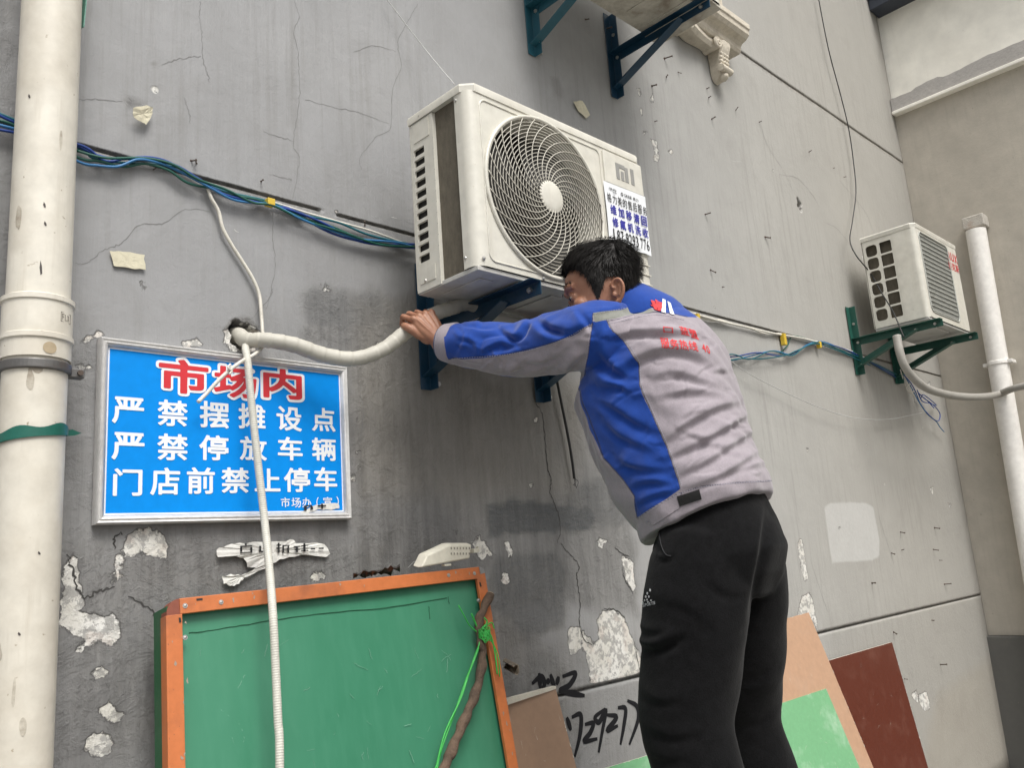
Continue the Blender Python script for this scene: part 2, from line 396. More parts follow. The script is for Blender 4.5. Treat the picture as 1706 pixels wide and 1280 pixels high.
M_alu = weathered('brushed aluminium', (.66, .65, .635), (.30, .29, .28), .3, 12, .36, metal=.35, bump=.06)
M_blue = plain('printed blue', (.0, .245, .74), .55, spec=.15)
M_white = plain('printed white', (.80, .82, .84), .35)
M_red = plain('printed red', (.60, .030, .040), .35)
M_black = plain('printed black', (.018, .018, .02), .5)
M_navy = plain('printed navy', (.035, .035, .30), .5)
M_paper = weathered('weathered paper', (.66, .655, .62), (.36, .33, .28), .5, 18, .8, bump=.4, bscale=90, bdist=.002)
M_paper2 = weathered('yellowed paper', (.62, .58, .44), (.35, .29, .2), .45, 16, .8, bump=.3, bscale=90, bdist=.002)
M_ink = plain('graffiti paint', (.012, .012, .014), .8, spec=.2)
M_nail = weathered('rusty steel', (.10, .075, .06), (.20, .08, .04), .6, 60, .7, metal=.4, bump=.3)

# ================================================================== ground
G = MB(); GZ = -.12
G.add([(-60, -60, GZ), (60, -60, GZ), (60, 60, GZ), (-60, 60, GZ)], [(0, 1, 2, 3)])
o = part('ground', G, M_ground); o['kind'] = 'structure'

# ================================================================== the grey wall
GROOVES = [.958, 2.442, 4.054]
HOLE = (1.005, 2.030, .038); HOLE2 = at(1333, 341)
def axis(segs, extra=(), near=None):
    a = np.concatenate([np.arange(s, e, d) for s, e, d in segs] + [np.asarray(extra, float)]); a = np.unique(np.round(a, 5))
    if near is not None: a = a[[np.abs(near - x).min() > .0054 or np.isclose(np.abs(near - x).min(), [0, .003, .0052], atol=2e-5).any() for x in a]]
    keep = [a[0]]
    for x in a[1:]:
        if x - keep[-1] > .0016: keep.append(x)
    return np.array(keep)
gx = axis([(-2.0, .2, .2), (.2, 2.7, .012), (2.7, 6.2, .026), (.93, 1.085, .004), (HOLE2[0] - .06, HOLE2[0] + .06, .006)], [6.2])
gz = axis([(GZ, .4, .104), (.4, 2.75, .012), (2.75, 5.7, .026), (5.7, 8.0, .3), (1.97, 2.095, .004), (HOLE2[2] - .07, HOLE2[2] + .07, .006)], [8.0] + [g + d for g in GROOVES for d in (-.0052, -.0030, .0, .0030, .0052)], np.array(GROOVES))
XX, ZZ = np.meshgrid(gx, gz, indexing='ij'); YY = np.zeros_like(XX)
for gI, g in enumerate(GROOVES):
    m = np.abs(ZZ - g) < .004
    if gI == 1: m &= (XX > -2) & ~((XX > 2.26) & (XX < 2.42)) & ~((XX > 1.25) & (XX < 1.31))
    if gI == 0: m &= ~((XX > 2.6) & (XX < 2.72))
    YY = np.where(m, .014, YY); GM = m if gI == 0 else GM | m
YY += wall_y(XX, ZZ)
def wpoly(pts): return [tuple(at(u, v)[[0, 2]]) for u, v in pts]
hole_edge = HOLE[2] * (1 + .16 * np.sin(3 * np.arctan2(ZZ - HOLE[1], XX - HOLE[0]) + 1) + .1 * np.sin(7 * np.arctan2(ZZ - HOLE[1], XX - HOLE[0])))
dh = np.hypot(XX - HOLE[0], (ZZ - HOLE[1]) * 1.05) - hole_edge
YY += .09 * sstep(-dh, -.001, .007)
dh2 = np.hypot((XX - HOLE2[0]) * 1.25, (ZZ - HOLE2[2]) * .75) - .03 * (1 + .25 * np.sin(4 * np.arctan2(ZZ - HOLE2[2], XX - HOLE2[0])))
YY += .05 * sstep(-dh2, -.002, .012)
peel_px = [
    [(214, 890), (235, 883), (258, 884), (273, 895), (277, 932), (262, 930), (236, 916), (224, 926), (204, 925), (209, 905)],
    [(194, 924), (206, 928), (203, 950), (196, 967), (186, 981), (190, 952)],
    [(104, 1012), (130, 1018), (152, 1016), (168, 1025), (190, 1022), (204, 1040), (201, 1064), (184, 1077), (164, 1070), (140, 1088), (126, 1086), (141, 1066), (122, 1055), (102, 1046)],
    [(172, 1184), (180, 1171), (196, 1184), (212, 1196), (196, 1200), (178, 1197)],
    [(150, 1230), (170, 1224), (191, 1230), (186, 1250), (170, 1265), (152, 1256), (146, 1242)],
    [(157, 1117), (168, 1111), (175, 1120), (168, 1133), (159, 1133)],
    [(998, 1030), (1010, 1016), (1025, 1017), (1040, 1028), (1052, 1060), (1058, 1078), (1066, 1090), (1070, 1138), (1028, 1152), (998, 1155), (986, 1149), (982, 1120), (974, 1078), (970, 1050), (985, 1068), (992, 1075), (1000, 1066)],
    [(948, 1052), (957, 1043), (968, 1046), (968, 1080), (954, 1093), (949, 1080)],
    [(1038, 926), (1056, 936), (1060, 988), (1046, 972), (1040, 945)],
    [(843, 906), (850, 903), (857, 914), (853, 932), (846, 930)],
    [(838, 955), (847, 954), (853, 966), (845, 978), (836, 972)],
    [(991, 899), (1005, 895), (1012, 902), (1004, 919), (998, 910)],
    [(1330, 902), (1337, 900), (1342, 930), (1348, 965), (1340, 968), (1333, 935)],
    [(1338, 992), (1352, 988), (1357, 1010), (1365, 1050), (1366, 1056), (1352, 1028), (1330, 1024)],
    [(789, 905), (800, 899), (812, 906), (818, 918), (822, 930), (812, 925), (805, 936), (797, 931)],
    [(528, 962), (538, 953), (547, 962), (540, 966)],
    [(534, 473), (545, 472), (550, 482), (543, 487), (536, 483)],
    [(376, 553), (392, 540), (424, 541), (438, 552), (436, 578), (420, 588), (385, 583), (374, 570)],
    [(304, 571), (330, 565), (334, 573), (310, 578)], [(136, 566), (168, 552), (170, 557), (142, 570)],
    [(122, 610), (150, 605), (152, 613), (128, 614)],
    [(1085, 232), (1095, 228), (1100, 268), (1090, 270), (1092, 250)], [(1062, 148), (1068, 142), (1070, 154), (1065, 158)],
    [(1085, 160), (1089, 155), (1090, 172), (1084, 172)], [(1067, 182), (1072, 178), (1070, 192)], [(1115, 250), (1121, 248), (1123, 256), (1117, 258)],
    [(520, 962), (528, 958), (530, 966)], [(700, 530), (712, 524), (718, 540), (706, 546)],
    [(1530, 1160), (1545, 1152), (1552, 1180), (1540, 1186)],
    [(1520, 1160), (1528, 1150), (1531, 1172)], [(1550, 815), (1556, 812), (1557, 826)], [(1580, 838), (1586, 840), (1584, 850)],
    [(108, 935), (122, 925), (140, 1000), (150, 1014), (118, 1016), (104, 1005)],
]
for _ in range(9):          # small flakes lost in the darkened area under the unit
    u_, v_ = rng.uniform(586, 930), rng.uniform(560, 935); s_ = rng.uniform(1.2, 4.5); a_ = np.sort(rng.uniform(0, 6.28, 7)); peel_px.append([(u_ + s_ * rng.uniform(.5, 1.6) * math.cos(q), v_ + s_ * rng.uniform(.5, 1.4) * math.sin(q)) for q in a_])
for _ in range(22):
    u_, v_ = rng.uniform(140, 1600), rng.uniform(20, 1100); s_ = rng.uniform(1.5, 4.5); a_ = np.sort(rng.uniform(0, 6.28, 6)); peel_px.append([(u_ + s_ * rng.uniform(.5, 1.3) * math.cos(q), v_ + s_ * rng.uniform(.6, 1.9) * math.sin(q)) for q in a_])
peel = np.full(XX.shape, .3)
for p in peel_px: peel = np.minimum(peel, sdf_poly(XX, ZZ, wpoly(p)))
peel = np.where((ZZ < GROOVES[0] + .006) & (XX > 1.9) & (XX < 3), np.maximum(peel, .03), peel)
peel = np.where((dh2 < .006) & (ZZ < HOLE2[2]), np.minimum(peel, dh2 - .003), peel)
stain_shade_px = [   # outline, strength, edge softness (m); real stains mixed with painted-in shade
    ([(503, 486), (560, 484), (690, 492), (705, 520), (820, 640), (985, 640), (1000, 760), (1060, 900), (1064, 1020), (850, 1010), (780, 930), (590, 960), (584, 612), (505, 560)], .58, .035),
    ([(60, 566), (158, 562), (150, 886), (580, 878), (800, 948), (950, 1110), (960, 1300), (60, 1320)], .66, .10),  # lower-left band: dirt together with painted shade from blocked skylight
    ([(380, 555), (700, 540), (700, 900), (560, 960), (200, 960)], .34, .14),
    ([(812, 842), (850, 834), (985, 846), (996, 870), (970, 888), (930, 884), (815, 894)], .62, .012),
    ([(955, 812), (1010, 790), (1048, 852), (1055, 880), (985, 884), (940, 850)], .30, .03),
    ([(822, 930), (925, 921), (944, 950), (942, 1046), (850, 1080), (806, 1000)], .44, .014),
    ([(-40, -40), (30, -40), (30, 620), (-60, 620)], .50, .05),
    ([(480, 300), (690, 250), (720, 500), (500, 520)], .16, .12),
    ([(690, 470), (900, 480), (1000, 600), (985, 700), (720, 700)], .32, .06),  # painted shade on the wall under the big unit
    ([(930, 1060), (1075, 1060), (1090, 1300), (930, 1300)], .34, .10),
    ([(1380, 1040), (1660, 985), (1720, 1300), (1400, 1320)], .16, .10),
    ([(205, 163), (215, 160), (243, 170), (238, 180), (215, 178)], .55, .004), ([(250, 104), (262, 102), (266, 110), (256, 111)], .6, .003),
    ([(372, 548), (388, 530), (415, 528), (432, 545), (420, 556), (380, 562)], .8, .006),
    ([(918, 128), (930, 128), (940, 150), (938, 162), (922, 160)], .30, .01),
    ([(1400, 470), (1425, 480), (1455, 640), (1420, 660)], .16, .07),  # painted soft shade beside the small unit's near bracket
]
brush = np.zeros(XX.shape)
for p, s, e in [([(812, 842), (850, 834), (985, 846), (996, 870), (970, 888), (930, 884), (815, 894)], .95, .010), ([(955, 815), (1005, 795), (1046, 850), (1050, 872), (985, 880), (942, 848)], .5, .02), ([(824, 930), (925, 921), (944, 950), (940, 1040), (880, 1060), (822, 1010)], .55, .016), ([(506, 486), (560, 484), (640, 490), (650, 530), (600, 545), (508, 540)], .35, .012)]:
    d = sdf_poly(XX, ZZ, wpoly(p)) + .005 * np.sin(XX * 70) + .004 * np.sin(ZZ * 140 + XX * 20); brush = np.maximum(brush, s * sstep(-d, -e, e))
stain_shade = np.zeros(XX.shape)
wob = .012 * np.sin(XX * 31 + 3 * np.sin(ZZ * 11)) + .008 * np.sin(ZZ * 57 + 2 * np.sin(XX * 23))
for p, s, e in stain_shade_px:
    d = sdf_poly(XX, ZZ, wpoly(p)) + wob * min(1, e * 20); stain_shade = 1 - (1 - stain_shade) * (1 - s * sstep(-d, -e, e))
GM2 = np.zeros_like(GM)
for g in GROOVES: GM2 |= (np.abs(ZZ - g) < .0056) & (YY > .009)
for g in GROOVES: GM2[:, 1:] |= GM2[:, :-1] & (np.abs(ZZ[:, 1:] - g) < .0056); GM2[:, :-1] |= GM2[:, 1:] & (np.abs(ZZ[:, :-1] - g) < .0056)
stain_shade = np.where(GM | GM2 | (dh2 < 0), .97, stain_shade)  # grooves and second hole coloured dark to deepen their recess shade
fresh = sdf_poly(XX, ZZ, wpoly([(1374, 846), (1384, 838), (1442, 838), (1456, 846), (1466, 900), (1466, 928), (1455, 934), (1388, 938), (1382, 900)]))
warm = .55 * sstep(-sdf_poly(XX, ZZ, wpoly([(1560, 1150), (1660, 1080), (1720, 1150), (1720, 1330), (1520, 1330)])), -.12, .10)
warm = np.maximum(warm, .22 * sstep(-sdf_poly(XX, ZZ, wpoly([(590, 500), (700, 500), (980, 640), (960, 830), (600, 830)])), -.05, .06))
warm = np.maximum(warm, .30 * sstep(XX, 2.6, 5.4))
nxg, nzg = XX.shape
Vw = np.stack([XX, YY, ZZ], -1).reshape(-1, 3); idx = np.arange(nxg * nzg).reshape(nxg, nzg)
Fw = np.stack([idx[:-1, :-1], idx[1:, :-1], idx[1:, 1:], idx[:-1, 1:]], -1).reshape(-1, 4)
me = bpy.data.meshes.new('wall')
back = np.array([(-2, .3, GZ), (6.2, .3, GZ), (6.2, .3, 8), (-2, .3, 8)]); nb = len(Vw)
Fb = [(nb + 3, nb + 2, nb + 1, nb), tuple(idx[:, 0][::-1]) + (nb, nb + 1), tuple(idx[:, -1]) + (nb + 2, nb + 3), tuple(idx[0, :]) + (nb + 3, nb), tuple(idx[-1, :][::-1]) + (nb + 1, nb + 2)]
me.from_pydata(np.vstack([Vw, back]).tolist(), [], Fw.tolist() + Fb); me.update()
me.polygons.foreach_set('use_smooth', np.r_[np.ones(len(Fw), bool), np.zeros(len(Fb), bool)])
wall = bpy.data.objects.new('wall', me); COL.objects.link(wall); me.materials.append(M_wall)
tag(wall, 'tall grey rendered wall with peeling paint, cracks and dark stains behind the man', 'wall')
pad = lambda a: np.r_[a.reshape(-1), np.zeros(4)]
set_attr(wall, 'peel', pad(peel)); set_attr(wall, 'stain_shade', pad(stain_shade)); set_attr(wall, 'fresh', pad(fresh)); set_attr(wall, 'warm', pad(warm)); set_attr(wall, 'brush', pad(brush))

cr = MB()
fine = [
    [(334, 0), (334, 30), (338, 60), (338, 95), (346, 118), (350, 136)], [(491, 0), (499, 28), (491, 50), (498, 90), (500, 130), (498, 185), (490, 240), (500, 265), (489, 330)],
    [(697, 5), (680, 35), (664, 70), (669, 110), (655, 150), (652, 210), (628, 228), (602, 262), (604, 282)], [(660, 85), (625, 75), (590, 85)],
    [(454, 350), (456, 400), (460, 440), (452, 490), (444, 515)], [(126, 438), (145, 438), (175, 415), (203, 405), (235, 374), (270, 372), (310, 348), (350, 352)],
    [(270, 107), (300, 96), (336, 92)], [(510, 165), (560, 178), (598, 186), (650, 205)], [(440, 218), (470, 228), (492, 234)], [(450, 290), (480, 296), (488, 300)],
    [(420, 530), (450, 495), (455, 480)], [(308, 162), (316, 186), (318, 205)], [(130, 165), (165, 165), (205, 168)],
    [(1268, 205), (1280, 240), (1310, 290), (1322, 318)], [(1300, 290), (1330, 297), (1355, 325), (1366, 345)], [(1375, 370), (1395, 380), (1420, 410)], [(1400, 300), (1440, 350), (1455, 385)],
    [(920, 690), (990, 1000)], [(1040, 1200), (1065, 1240)], [(240, 1000), (280, 988), (300, 975)], [(150, 1125), (190, 1105), (265, 1090)],
    [(240, 1000), (213, 998)], [(1350, 930), (1380, 1020)], [(1465, 860), (1490, 940)], [(990, 700), (1000, 790)], [(600, 640), (606, 700), (598, 745)],
]
for c in fine: ribbon(cr, c, .0017, -.0006, 7, True, .0014)
part('hairline_crack', cr, M_hair_crack, wall); cr = MB()
bold = [[(895, 672), (905, 690), (910, 730), (912, 770), (920, 800), (918, 820), (930, 850), (936, 880), (930, 905)], [(936, 905), (945, 918), (958, 930), (966, 945), (962, 962), (966, 985), (968, 1010), (967, 1040), (974, 1065), (988, 1075)],
        [(1026, 912), (1040, 924), (1050, 928)], [(1038, 945), (1042, 965), (1050, 978), (1056, 990)], [(112, 924), (122, 950), (130, 980), (142, 998)], [(142, 998), (170, 985), (192, 978)], [(205, 890), (192, 895), (192, 915)],
        [(1061, 1086), (1068, 1120)], [(1008, 1015), (1028, 1017), (1042, 1030)], [(214, 994), (250, 1015), (262, 1030)]]
for c in bold: ribbon(cr, c, .0042, -.0010, 7, True, .0020)
part('crack', cr, M_crack, wall)
gf = MB()   # brushed phone number and the two characters above it
for s in [[(887, 1140), (902, 1128), (908, 1140), (904, 1148)], [(899, 1122), (901, 1148)], [(916, 1140), (912, 1132)], [(918, 1124), (925, 1148)], [(932, 1128), (928, 1142)], [(938, 1128), (960, 1122), (950, 1142), (934, 1152), (962, 1154)], [(937, 1154), (975, 1160)],
          [(945, 1196), (952, 1218)], [(953, 1196), (968, 1192), (967, 1225), (958, 1262)], [(975, 1208), (989, 1206), (984, 1222), (974, 1236), (996, 1232)], [(1009, 1182), (992, 1196), (999, 1204), (1010, 1184), (1004, 1220), (998, 1255)],
          [(1012, 1192), (1028, 1196), (1012, 1218), (1030, 1210)], [(1030, 1180), (1043, 1182), (1040, 1210), (1034, 1242)], [(1046, 1168), (1062, 1178), (1064, 1200), (1049, 1242)]]:
    ribbon(gf, s, .0195, -.0014, 7, True)
part('graffiti', gf, M_ink, wall)
scr = MB()
for i in range(16):
    u, v = rng.uniform(130, 1640), rng.uniform(10, 1230); a = rng.uniform(-.5, .5); L = rng.uniform(6, 26)
    ribbon(scr, [(u, v), (u + L * math.cos(a) * .5, v + L * math.sin(a) + rng.normal(0, 2)), (u + L * math.cos(a), v + L * math.sin(a) * 1.4)], rng.uniform(.0012, .003), -.0005, 4, True, .0008)
part('scratch', scr, plain('pale scratch', (.52, .52, .50), .8), wall)

# ================================================================== the neighbouring wall on the right
side = thing('side_wall', 'tan and cream side wall with dark plinth, meeting the grey wall at right', 'wall', (6.2, 0, GZ))
def slab(y0, y1, z0, z1, x, amp=.0):
    ys = np.linspace(y0, y1, 60); zs = np.linspace(z0, z1, 30); mb = MB()
    G_ = [[(x + amp * math.sin(3 * y + 2 * z) * math.sin(2.1 * z + 1), y, z) for z in zs] for y in ys]
    mb.grid(G_); mb.box((x + .05, y0, z0), (x + .4, y1, z1)); return mb
part('lower_wall', slab(.3, -6, .70, 4.435, 6.2, .006), M_tan, side, smooth=True)
part('upper_wall', slab(.3, -6, 4.56, 8, 6.215, .004), M_cream, side, smooth=True)
pb = MB(); pb.box((6.165, .3, GZ), (6.6, -6, .698)); part('plinth', pb, M_plinth, side, bevel=.008)
lg = MB(); ys = np.linspace(.0, -6, 160); rngl = np.random.default_rng(3)
tops = 4.565 + np.convolve(rngl.normal(0, .012, 164), np.ones(5) / 3, 'valid')
lg.loft([[(6.23, y, 4.452), (6.155, y, 4.452), (6.155, y, tz), (6.225, y, tz + .01)] for y, tz in zip(ys, tops)])
part('cement_band', lg, M_cement, side)
lp = MB(); lp.box((6.138, .0, 4.424), (6.24, -6, 4.451)); part('ledge_strip', lp, M_cream, side, bevel=.006)
ev = thing('roof_eave', 'dark blue grey roof eave above the cream wall at top right', 'eave', (6.2, -1, 5.26))
e1 = MB(); e1.box((6.06, .0, 5.262), (6.7, -6, 5.36)); part('soffit', e1, M_eave, ev, bevel=.006)
e2 = MB(); e2.box((6.04, .0, 5.361), (6.7, -6, 5.8)); part('fascia', e2, M_eave2, ev, bevel=.006)

# ================================================================== drainpipes
dp = thing('drainpipe', 'thick stained white PVC drainpipe with socket joint at the left edge', 'drainpipe', (.497, -.085, GZ))
R0 = .0615
def lathe(mb, c, prof, n=48, axis=(0, 0, 1)):
    c = np.array(c, float); a = np.arange(n) * 2 * math.pi / n
    mb.loft([[(c[0] + r * math.cos(t), c[1] + r * math.sin(t), c[2] + z) for t in a] for r, z in prof]); return mb
b = MB(); lathe(b, (.497, -.085, 0), [(R0, GZ), (R0, 1.875), (R0, 8)], 56); part('pipe', b, M_pvc, dp, smooth=True, autosmooth=40)
b = MB(); lathe(b, (.497, -.085, 0), [(R0 + .001, 1.878), (R0 + .005, 1.878), (R0 + .005, 1.915), (R0 + .009, 1.918), (R0 + .009, 1.928), (R0 + .0055, 1.93), (R0 + .0055, 1.998), (R0 + .009, 2.0), (R0 + .009, 2.010), (R0 + .002, 2.014), (R0 + .0005, 2.014)], 56)
part('socket', b, M_pvc, dp, autosmooth=30, smooth=True)
b = MB(); lathe(b, (.497, -.085, 0), [(R0 + .0005, 1.851), (R0 + .007, 1.852), (R0 + .007, 1.871), (R0 + .0005, 1.872)], 56)
b.box((.554, -.106, 1.848), (.588, -.080, 1.868)); b.box((.43, -.05, 1.853), (.46, .0, 1.870)); b.box((.53, -.05, 1.853), (.56, .0, 1.870))
c_ = part('clamp', b, M_clamp, dp, bevel=.002)
s_ = MB(); s_.disc((.578, -.106, 1.858), (0, -1, 0), .006, .006, 8); part('bolt', s_, M_nail, c_)
b = MB(); t0 = np.linspace(-4.1, .1, 40)
for k in range(2):
    b.grid([[(.497 + (R0 + .0025 + .002 * k) * math.cos(t), -.085 + (R0 + .0025 + .002 * k) * math.sin(t), 1.722 + .008 * (t + 1.6) + dz + (.004 * math.sin(5 * t)) * (dz > 0)) for dz in (-.011, .011)] for t in t0])
b.add([(.555, -.066, 1.726), (.585, -.058, 1.730), (.600, -.06, 1.736), (.580, -.062, 1.743), (.558, -.062, 1.738)], [(0, 1, 2, 3, 4)])
part('strap', b, M_tape_g, dp, smooth=True)
def on_pipe(ang, z, r=.0012): return np.array([.497 + (R0 + r) * math.cos(ang), -.085 + (R0 + r) * math.sin(ang), z])
b = MB(); c0 = -1.45
b.add([on_pipe(c0, 1.895, .0062)] + [on_pipe(c0 + .20 * math.cos(t), 1.895 + .0125 * math.sin(t), .0062) for t in np.linspace(0, 2 * math.pi, 25)[:-1]], [(0, 1 + i, 1 + (i + 1) % 24) for i in range(24)])
part('round_sticker', b, plain('tan sticker', (.40, .32, .21), .7), dp)
b = MB()   # moulded mark on the socket
def pipe_stroke(p): b.tube([on_pipe(a - .42, z - .053, .0062) for a, z in p], .0006, 5)
for p in [[(-.72, 2.010), (-.28, 2.010), (-.28, 2.030), (-.72, 2.030), (-.72, 2.010)], [(-.68, 2.026), (-.68, 2.014)], [(-.68, 2.026), (-.60, 2.026)], [(-.68, 2.020), (-.61, 2.020)], [(-.56, 2.026), (-.56, 2.014), (-.50, 2.014)], [(-.45, 2.026), (-.38, 2.014)], [(-.45, 2.014), (-.38, 2.026)]]: pipe_stroke(p)
part('moulded_mark', b, plain('mark shade', (.22, .2, .17), .8), dp)
b = MB()
for a, z, s in [(-1.82, 2.068, .018), (-1.75, 2.166, .006), (-1.80, 2.208, .007), (-2.45, 2.46, .006), (-1.5, 1.48, .004), (-1.95, 1.33, .004)]:
    b.add([on_pipe(a + dx, z + dz, .0008) for dx, dz in ((0, s * .8), (.05, s * .1), (.07, -s * .8), (.02, -s), (-.02, -.1 * s))], [(0, 1, 2, 3, 4)])
parts('scuff', b, plain('scuff black', (.07, .06, .055), .7), dp)
b = MB(); rgp = np.random.default_rng(5)
for a, z, sa, sz in [(-2.35, 1.02, .45, .040), (-1.9, .97, .5, .045), (-1.42, 1.03, .25, .032), (-1.7, 1.16, .10, .018), (-2.0, 1.22, .06, .03), (-2.1, .98, .5, .03), (-1.55, 1.03, .25, .05), (-2.5, 1.30, .12, .02), (-1.95, 1.83, .16, .030), (-1.75, 1.86, .22, .022), (-1.35, 2.36, .07, .03), (-2.6, 2.18, .14, .035)]:
    m_ = 22; tt_ = np.arange(m_) * 2 * math.pi / m_; rr_ = rgp.uniform(.3, 1.4, m_); rr_ = (np.roll(rr_, 1) + rr_ * 1.2 + np.roll(rr_, -1) + np.roll(rr_, 2) * .6 + np.roll(rr_, -2) * .6) / 4.4
    b.add([on_pipe(a, z, .0006)] + [on_pipe(a + sa * r_ * math.cos(t_), z + sz * r_ * math.sin(t_), .0006) for t_, r_ in zip(tt_, rr_)], [(0, 1 + i, 1 + (i + 1) % m_) for i in range(m_)])
parts('dirt_patch', b, weathered('dried mortar smear', (.56, .52, .44), (.26, .22, .17), .8, 18, .8, bump=.4, cover=(.42, .62)), dp)
rb = MB()   # strap hanging from above
pts = catmull([(.558, -.075, 2.95), (.566, -.078, 2.85), (.566, -.080, 2.78), (.561, -.085, 2.694)], 6)
rb.loft([[(p[0] - .004, p[1] + .010, p[2]), (p[0] + .001, p[1] - .012, p[2]), (p[0] + .003, p[1] - .012, p[2]), (p[0] - .002, p[1] + .010, p[2])] for p in pts])
o = part('hanging_strap', rb, M_tape_p); tag(o, 'pale green strap end hanging beside the thick drainpipe at top left', 'strap')

dq = thing('drainpipe', 'clean white drainpipe with clamp on the tan side wall at right', 'drainpipe', (6.12, -.38, GZ))
top = np.array([6.12, -.402, 3.37]); bot = np.array([6.12, -.325, GZ])
b = MB(); b.tube([top, (top + bot) / 2, bot], .063, 40); part('pipe', b, M_pvc2, dq, autosmooth=40, smooth=True)
b = MB(); mid = top + (bot - top) * .266
b.tube([mid + (0, 0, .012), mid - (0, 0, .012)], .070, 40); b.box(mid + (-.03, -.092, -.012), mid + (.06, -.06, .012)); b.box(mid + (-.02, .06, -.012), mid + (.06, .088, .012))
part('clamp', b, M_pvc2, dq, bevel=.003)
b = MB(); b.box((6.085, -.47, 3.385), (6.20, -.335, 3.47)); b.box((6.10, -.45, 3.37), (6.20, -.36, 3.386))
o = part('broken_bracket', b, weathered('cracked mortar', (.50, .47, .42), (.28, .15, .09), .7, 12, .9, bump=.8, bscale=40, bdist=.004), bevel=.008)
tag(o, 'crumbling mortar block above the open end of the white drainpipe', 'mortar block')

# ================================================================== stone window sill with console at the top
ws = thing('window_sill', 'ornate cream stone window sill with carved console at the top of the wall', 'window sill', (3.4, -.05, 3.93))
def moulding(mb, prof, xa, xb):      # prof: (out, z) outline, run along x
    mb.loft([[(x, -y, z) for y, z in prof] for x in (xa, xb)])
b = MB(); moulding(b, [(0, 3.935), (.075, 3.935), (.085, 3.95), (.085, 3.972), (.098, 3.985), (.125, 3.995), (.140, 4.012), (.143, 4.036), (.150, 4.040), (.150, 4.070), (.118, 4.080), (.105, 4.10), (.09, 4.115), (0, 4.115)], 2.95, 3.785)
part('ledge', b, M_stone, ws, bevel=.003)
b = MB(); moulding(b, [(0, 4.116), (.080, 4.116), (.080, 4.15), (.07, 4.165), (.060, 4.19), (.060, 4.6), (0, 4.6)], 2.95, 3.70); part('upper_moulding', b, M_stone, ws, bevel=.004)
b = MB()
sw = catmull([(3.30, -.075, 3.915), (3.325, -.09, 3.905), (3.37, -.088, 3.895), (3.44, -.075, 3.90), (3.50, -.068, 3.905), (3.55, -.07, 3.90)], 6)
b.loft([[(p[0], -.0, p[2] - .015), (p[0], p[1] * .8, p[2] - .02), (p[0], p[1], p[2]), (p[0], p[1] * .9, 3.934), (p[0], 0, 3.934)] for p in sw])
for c in ((3.30, 3.905), (3.55, 3.90)):
    th = np.linspace(0, 4.2 * math.pi, 50); r = np.linspace(.030, .004, 50)
    b.tube([(c[0] + a * math.cos(t), -.08 - .012 * (1 - a / .03), c[1] + a * math.sin(t)) for a, t in zip(r, th)], np.linspace(.011, .006, 50), 8)
    b.tube([(c[0], 0, c[1]), (c[0], -.085, c[1])], .026, 16)
part('scroll_frieze', b, M_stone, ws, smooth=True, autosmooth=40)
b = MB()   # acanthus console
cp = [(.092, 3.934, .050), (.096, 3.91, .050), (.086, 3.88, .046), (.074, 3.85, .043), (.068, 3.82, .040), (.068, 3.795, .040), (.058, 3.765, .036), (.036, 3.745, .026), (.012, 3.735, .016)]
b.loft([[(3.625 - w, 0, z), (3.625 - w, -y * .8, z), (3.625 - w * .5, -y, z), (3.625 + w * .5, -y, z), (3.625 + w, -y * .8, z), (3.625 + w, 0, z)] for y, z, w in cp])
for i, z in enumerate(np.linspace(3.90, 3.775, 7)):
    for k in (-1, -.35, .35, 1):
        b.dome((3.625 + k * .030, -.078 + .010 * abs(k) + .002 * i, z + .01 * abs(k)), (k * .2, -1, -.3), .0125, .013, 10, 4)
b.tube([(3.58, -.066, 3.785), (3.67, -.066, 3.785)], .019, 12); b.dome((3.625, -.05, 3.752), (0, -.5, -1), .026, .02, 12, 5)
part('console', b, M_stone, ws, smooth=True, autosmooth=40)
# ================================================================== sign
M_guard = weathered('beige guard wire', (.52, .495, .43), (.30, .27, .2), .4, 9, .45, bump=.05)
M_acw = weathered('ac white enamel', (.64, .62, .55), (.40, .35, .26), .42, 3.5, .38, bump=.07, streak=.20, cover=(.50, .8))
M_ac_in = plain('dark interior', (.028, .026, .024), .8)
M_fin = NT('dirty condenser fins')
_v = M_fin.coord(); _w = M_fin.n('ShaderNodeTexWave', wave_type='BANDS', bands_direction='Z'); _w.inputs['Scale'].default_value = 120; M_fin.l(_v, _w.inputs[0])
_nn = M_fin.noise(M_fin.coord('Object', (9, 9, 4)), 6, 9, .75)
M_fin.set(Base_Color=M_fin.mix(M_fin.ramp(_nn, .3, .7), (.085, .072, .052), (.155, .135, .100)), Roughness=.8); M_fin.bump(_w.outputs[1], .5, .002); M_fin = M_fin.m
M_pan = weathered('ac base pan', (.50, .49, .46), (.22, .18, .13), .55, 7, .5, bump=.2)
M_pan2 = weathered('stained ac base pan', (.50, .47, .40), (.16, .12, .08), .75, 9, .65, bump=.3, cover=(.45, .68))
M_brk = weathered('dark blue painted steel', (.006, .038, .075), (.05, .05, .045), .3, 14, .36, bump=.15)
M_brk2 = weathered('teal painted steel', (.016, .090, .125), (.05, .05, .045), .3, 14, .4, bump=.15)
M_brkg = weathered('green painted steel', (.014, .085, .062), (.05, .05, .035), .35, 14, .42, bump=.15)
M_bolt = weathered('galvanised bolt', (.55, .54, .51), (.2, .17, .14), .5, 60, .35, metal=.9, bump=.1)
M_grey = plain('ac logo grey', (.36, .355, .34), .35, .3)
M_grille2 = weathered('ac grille plastic', (.42, .425, .39), (.2, .19, .16), .4, 14, .5, bump=.1)

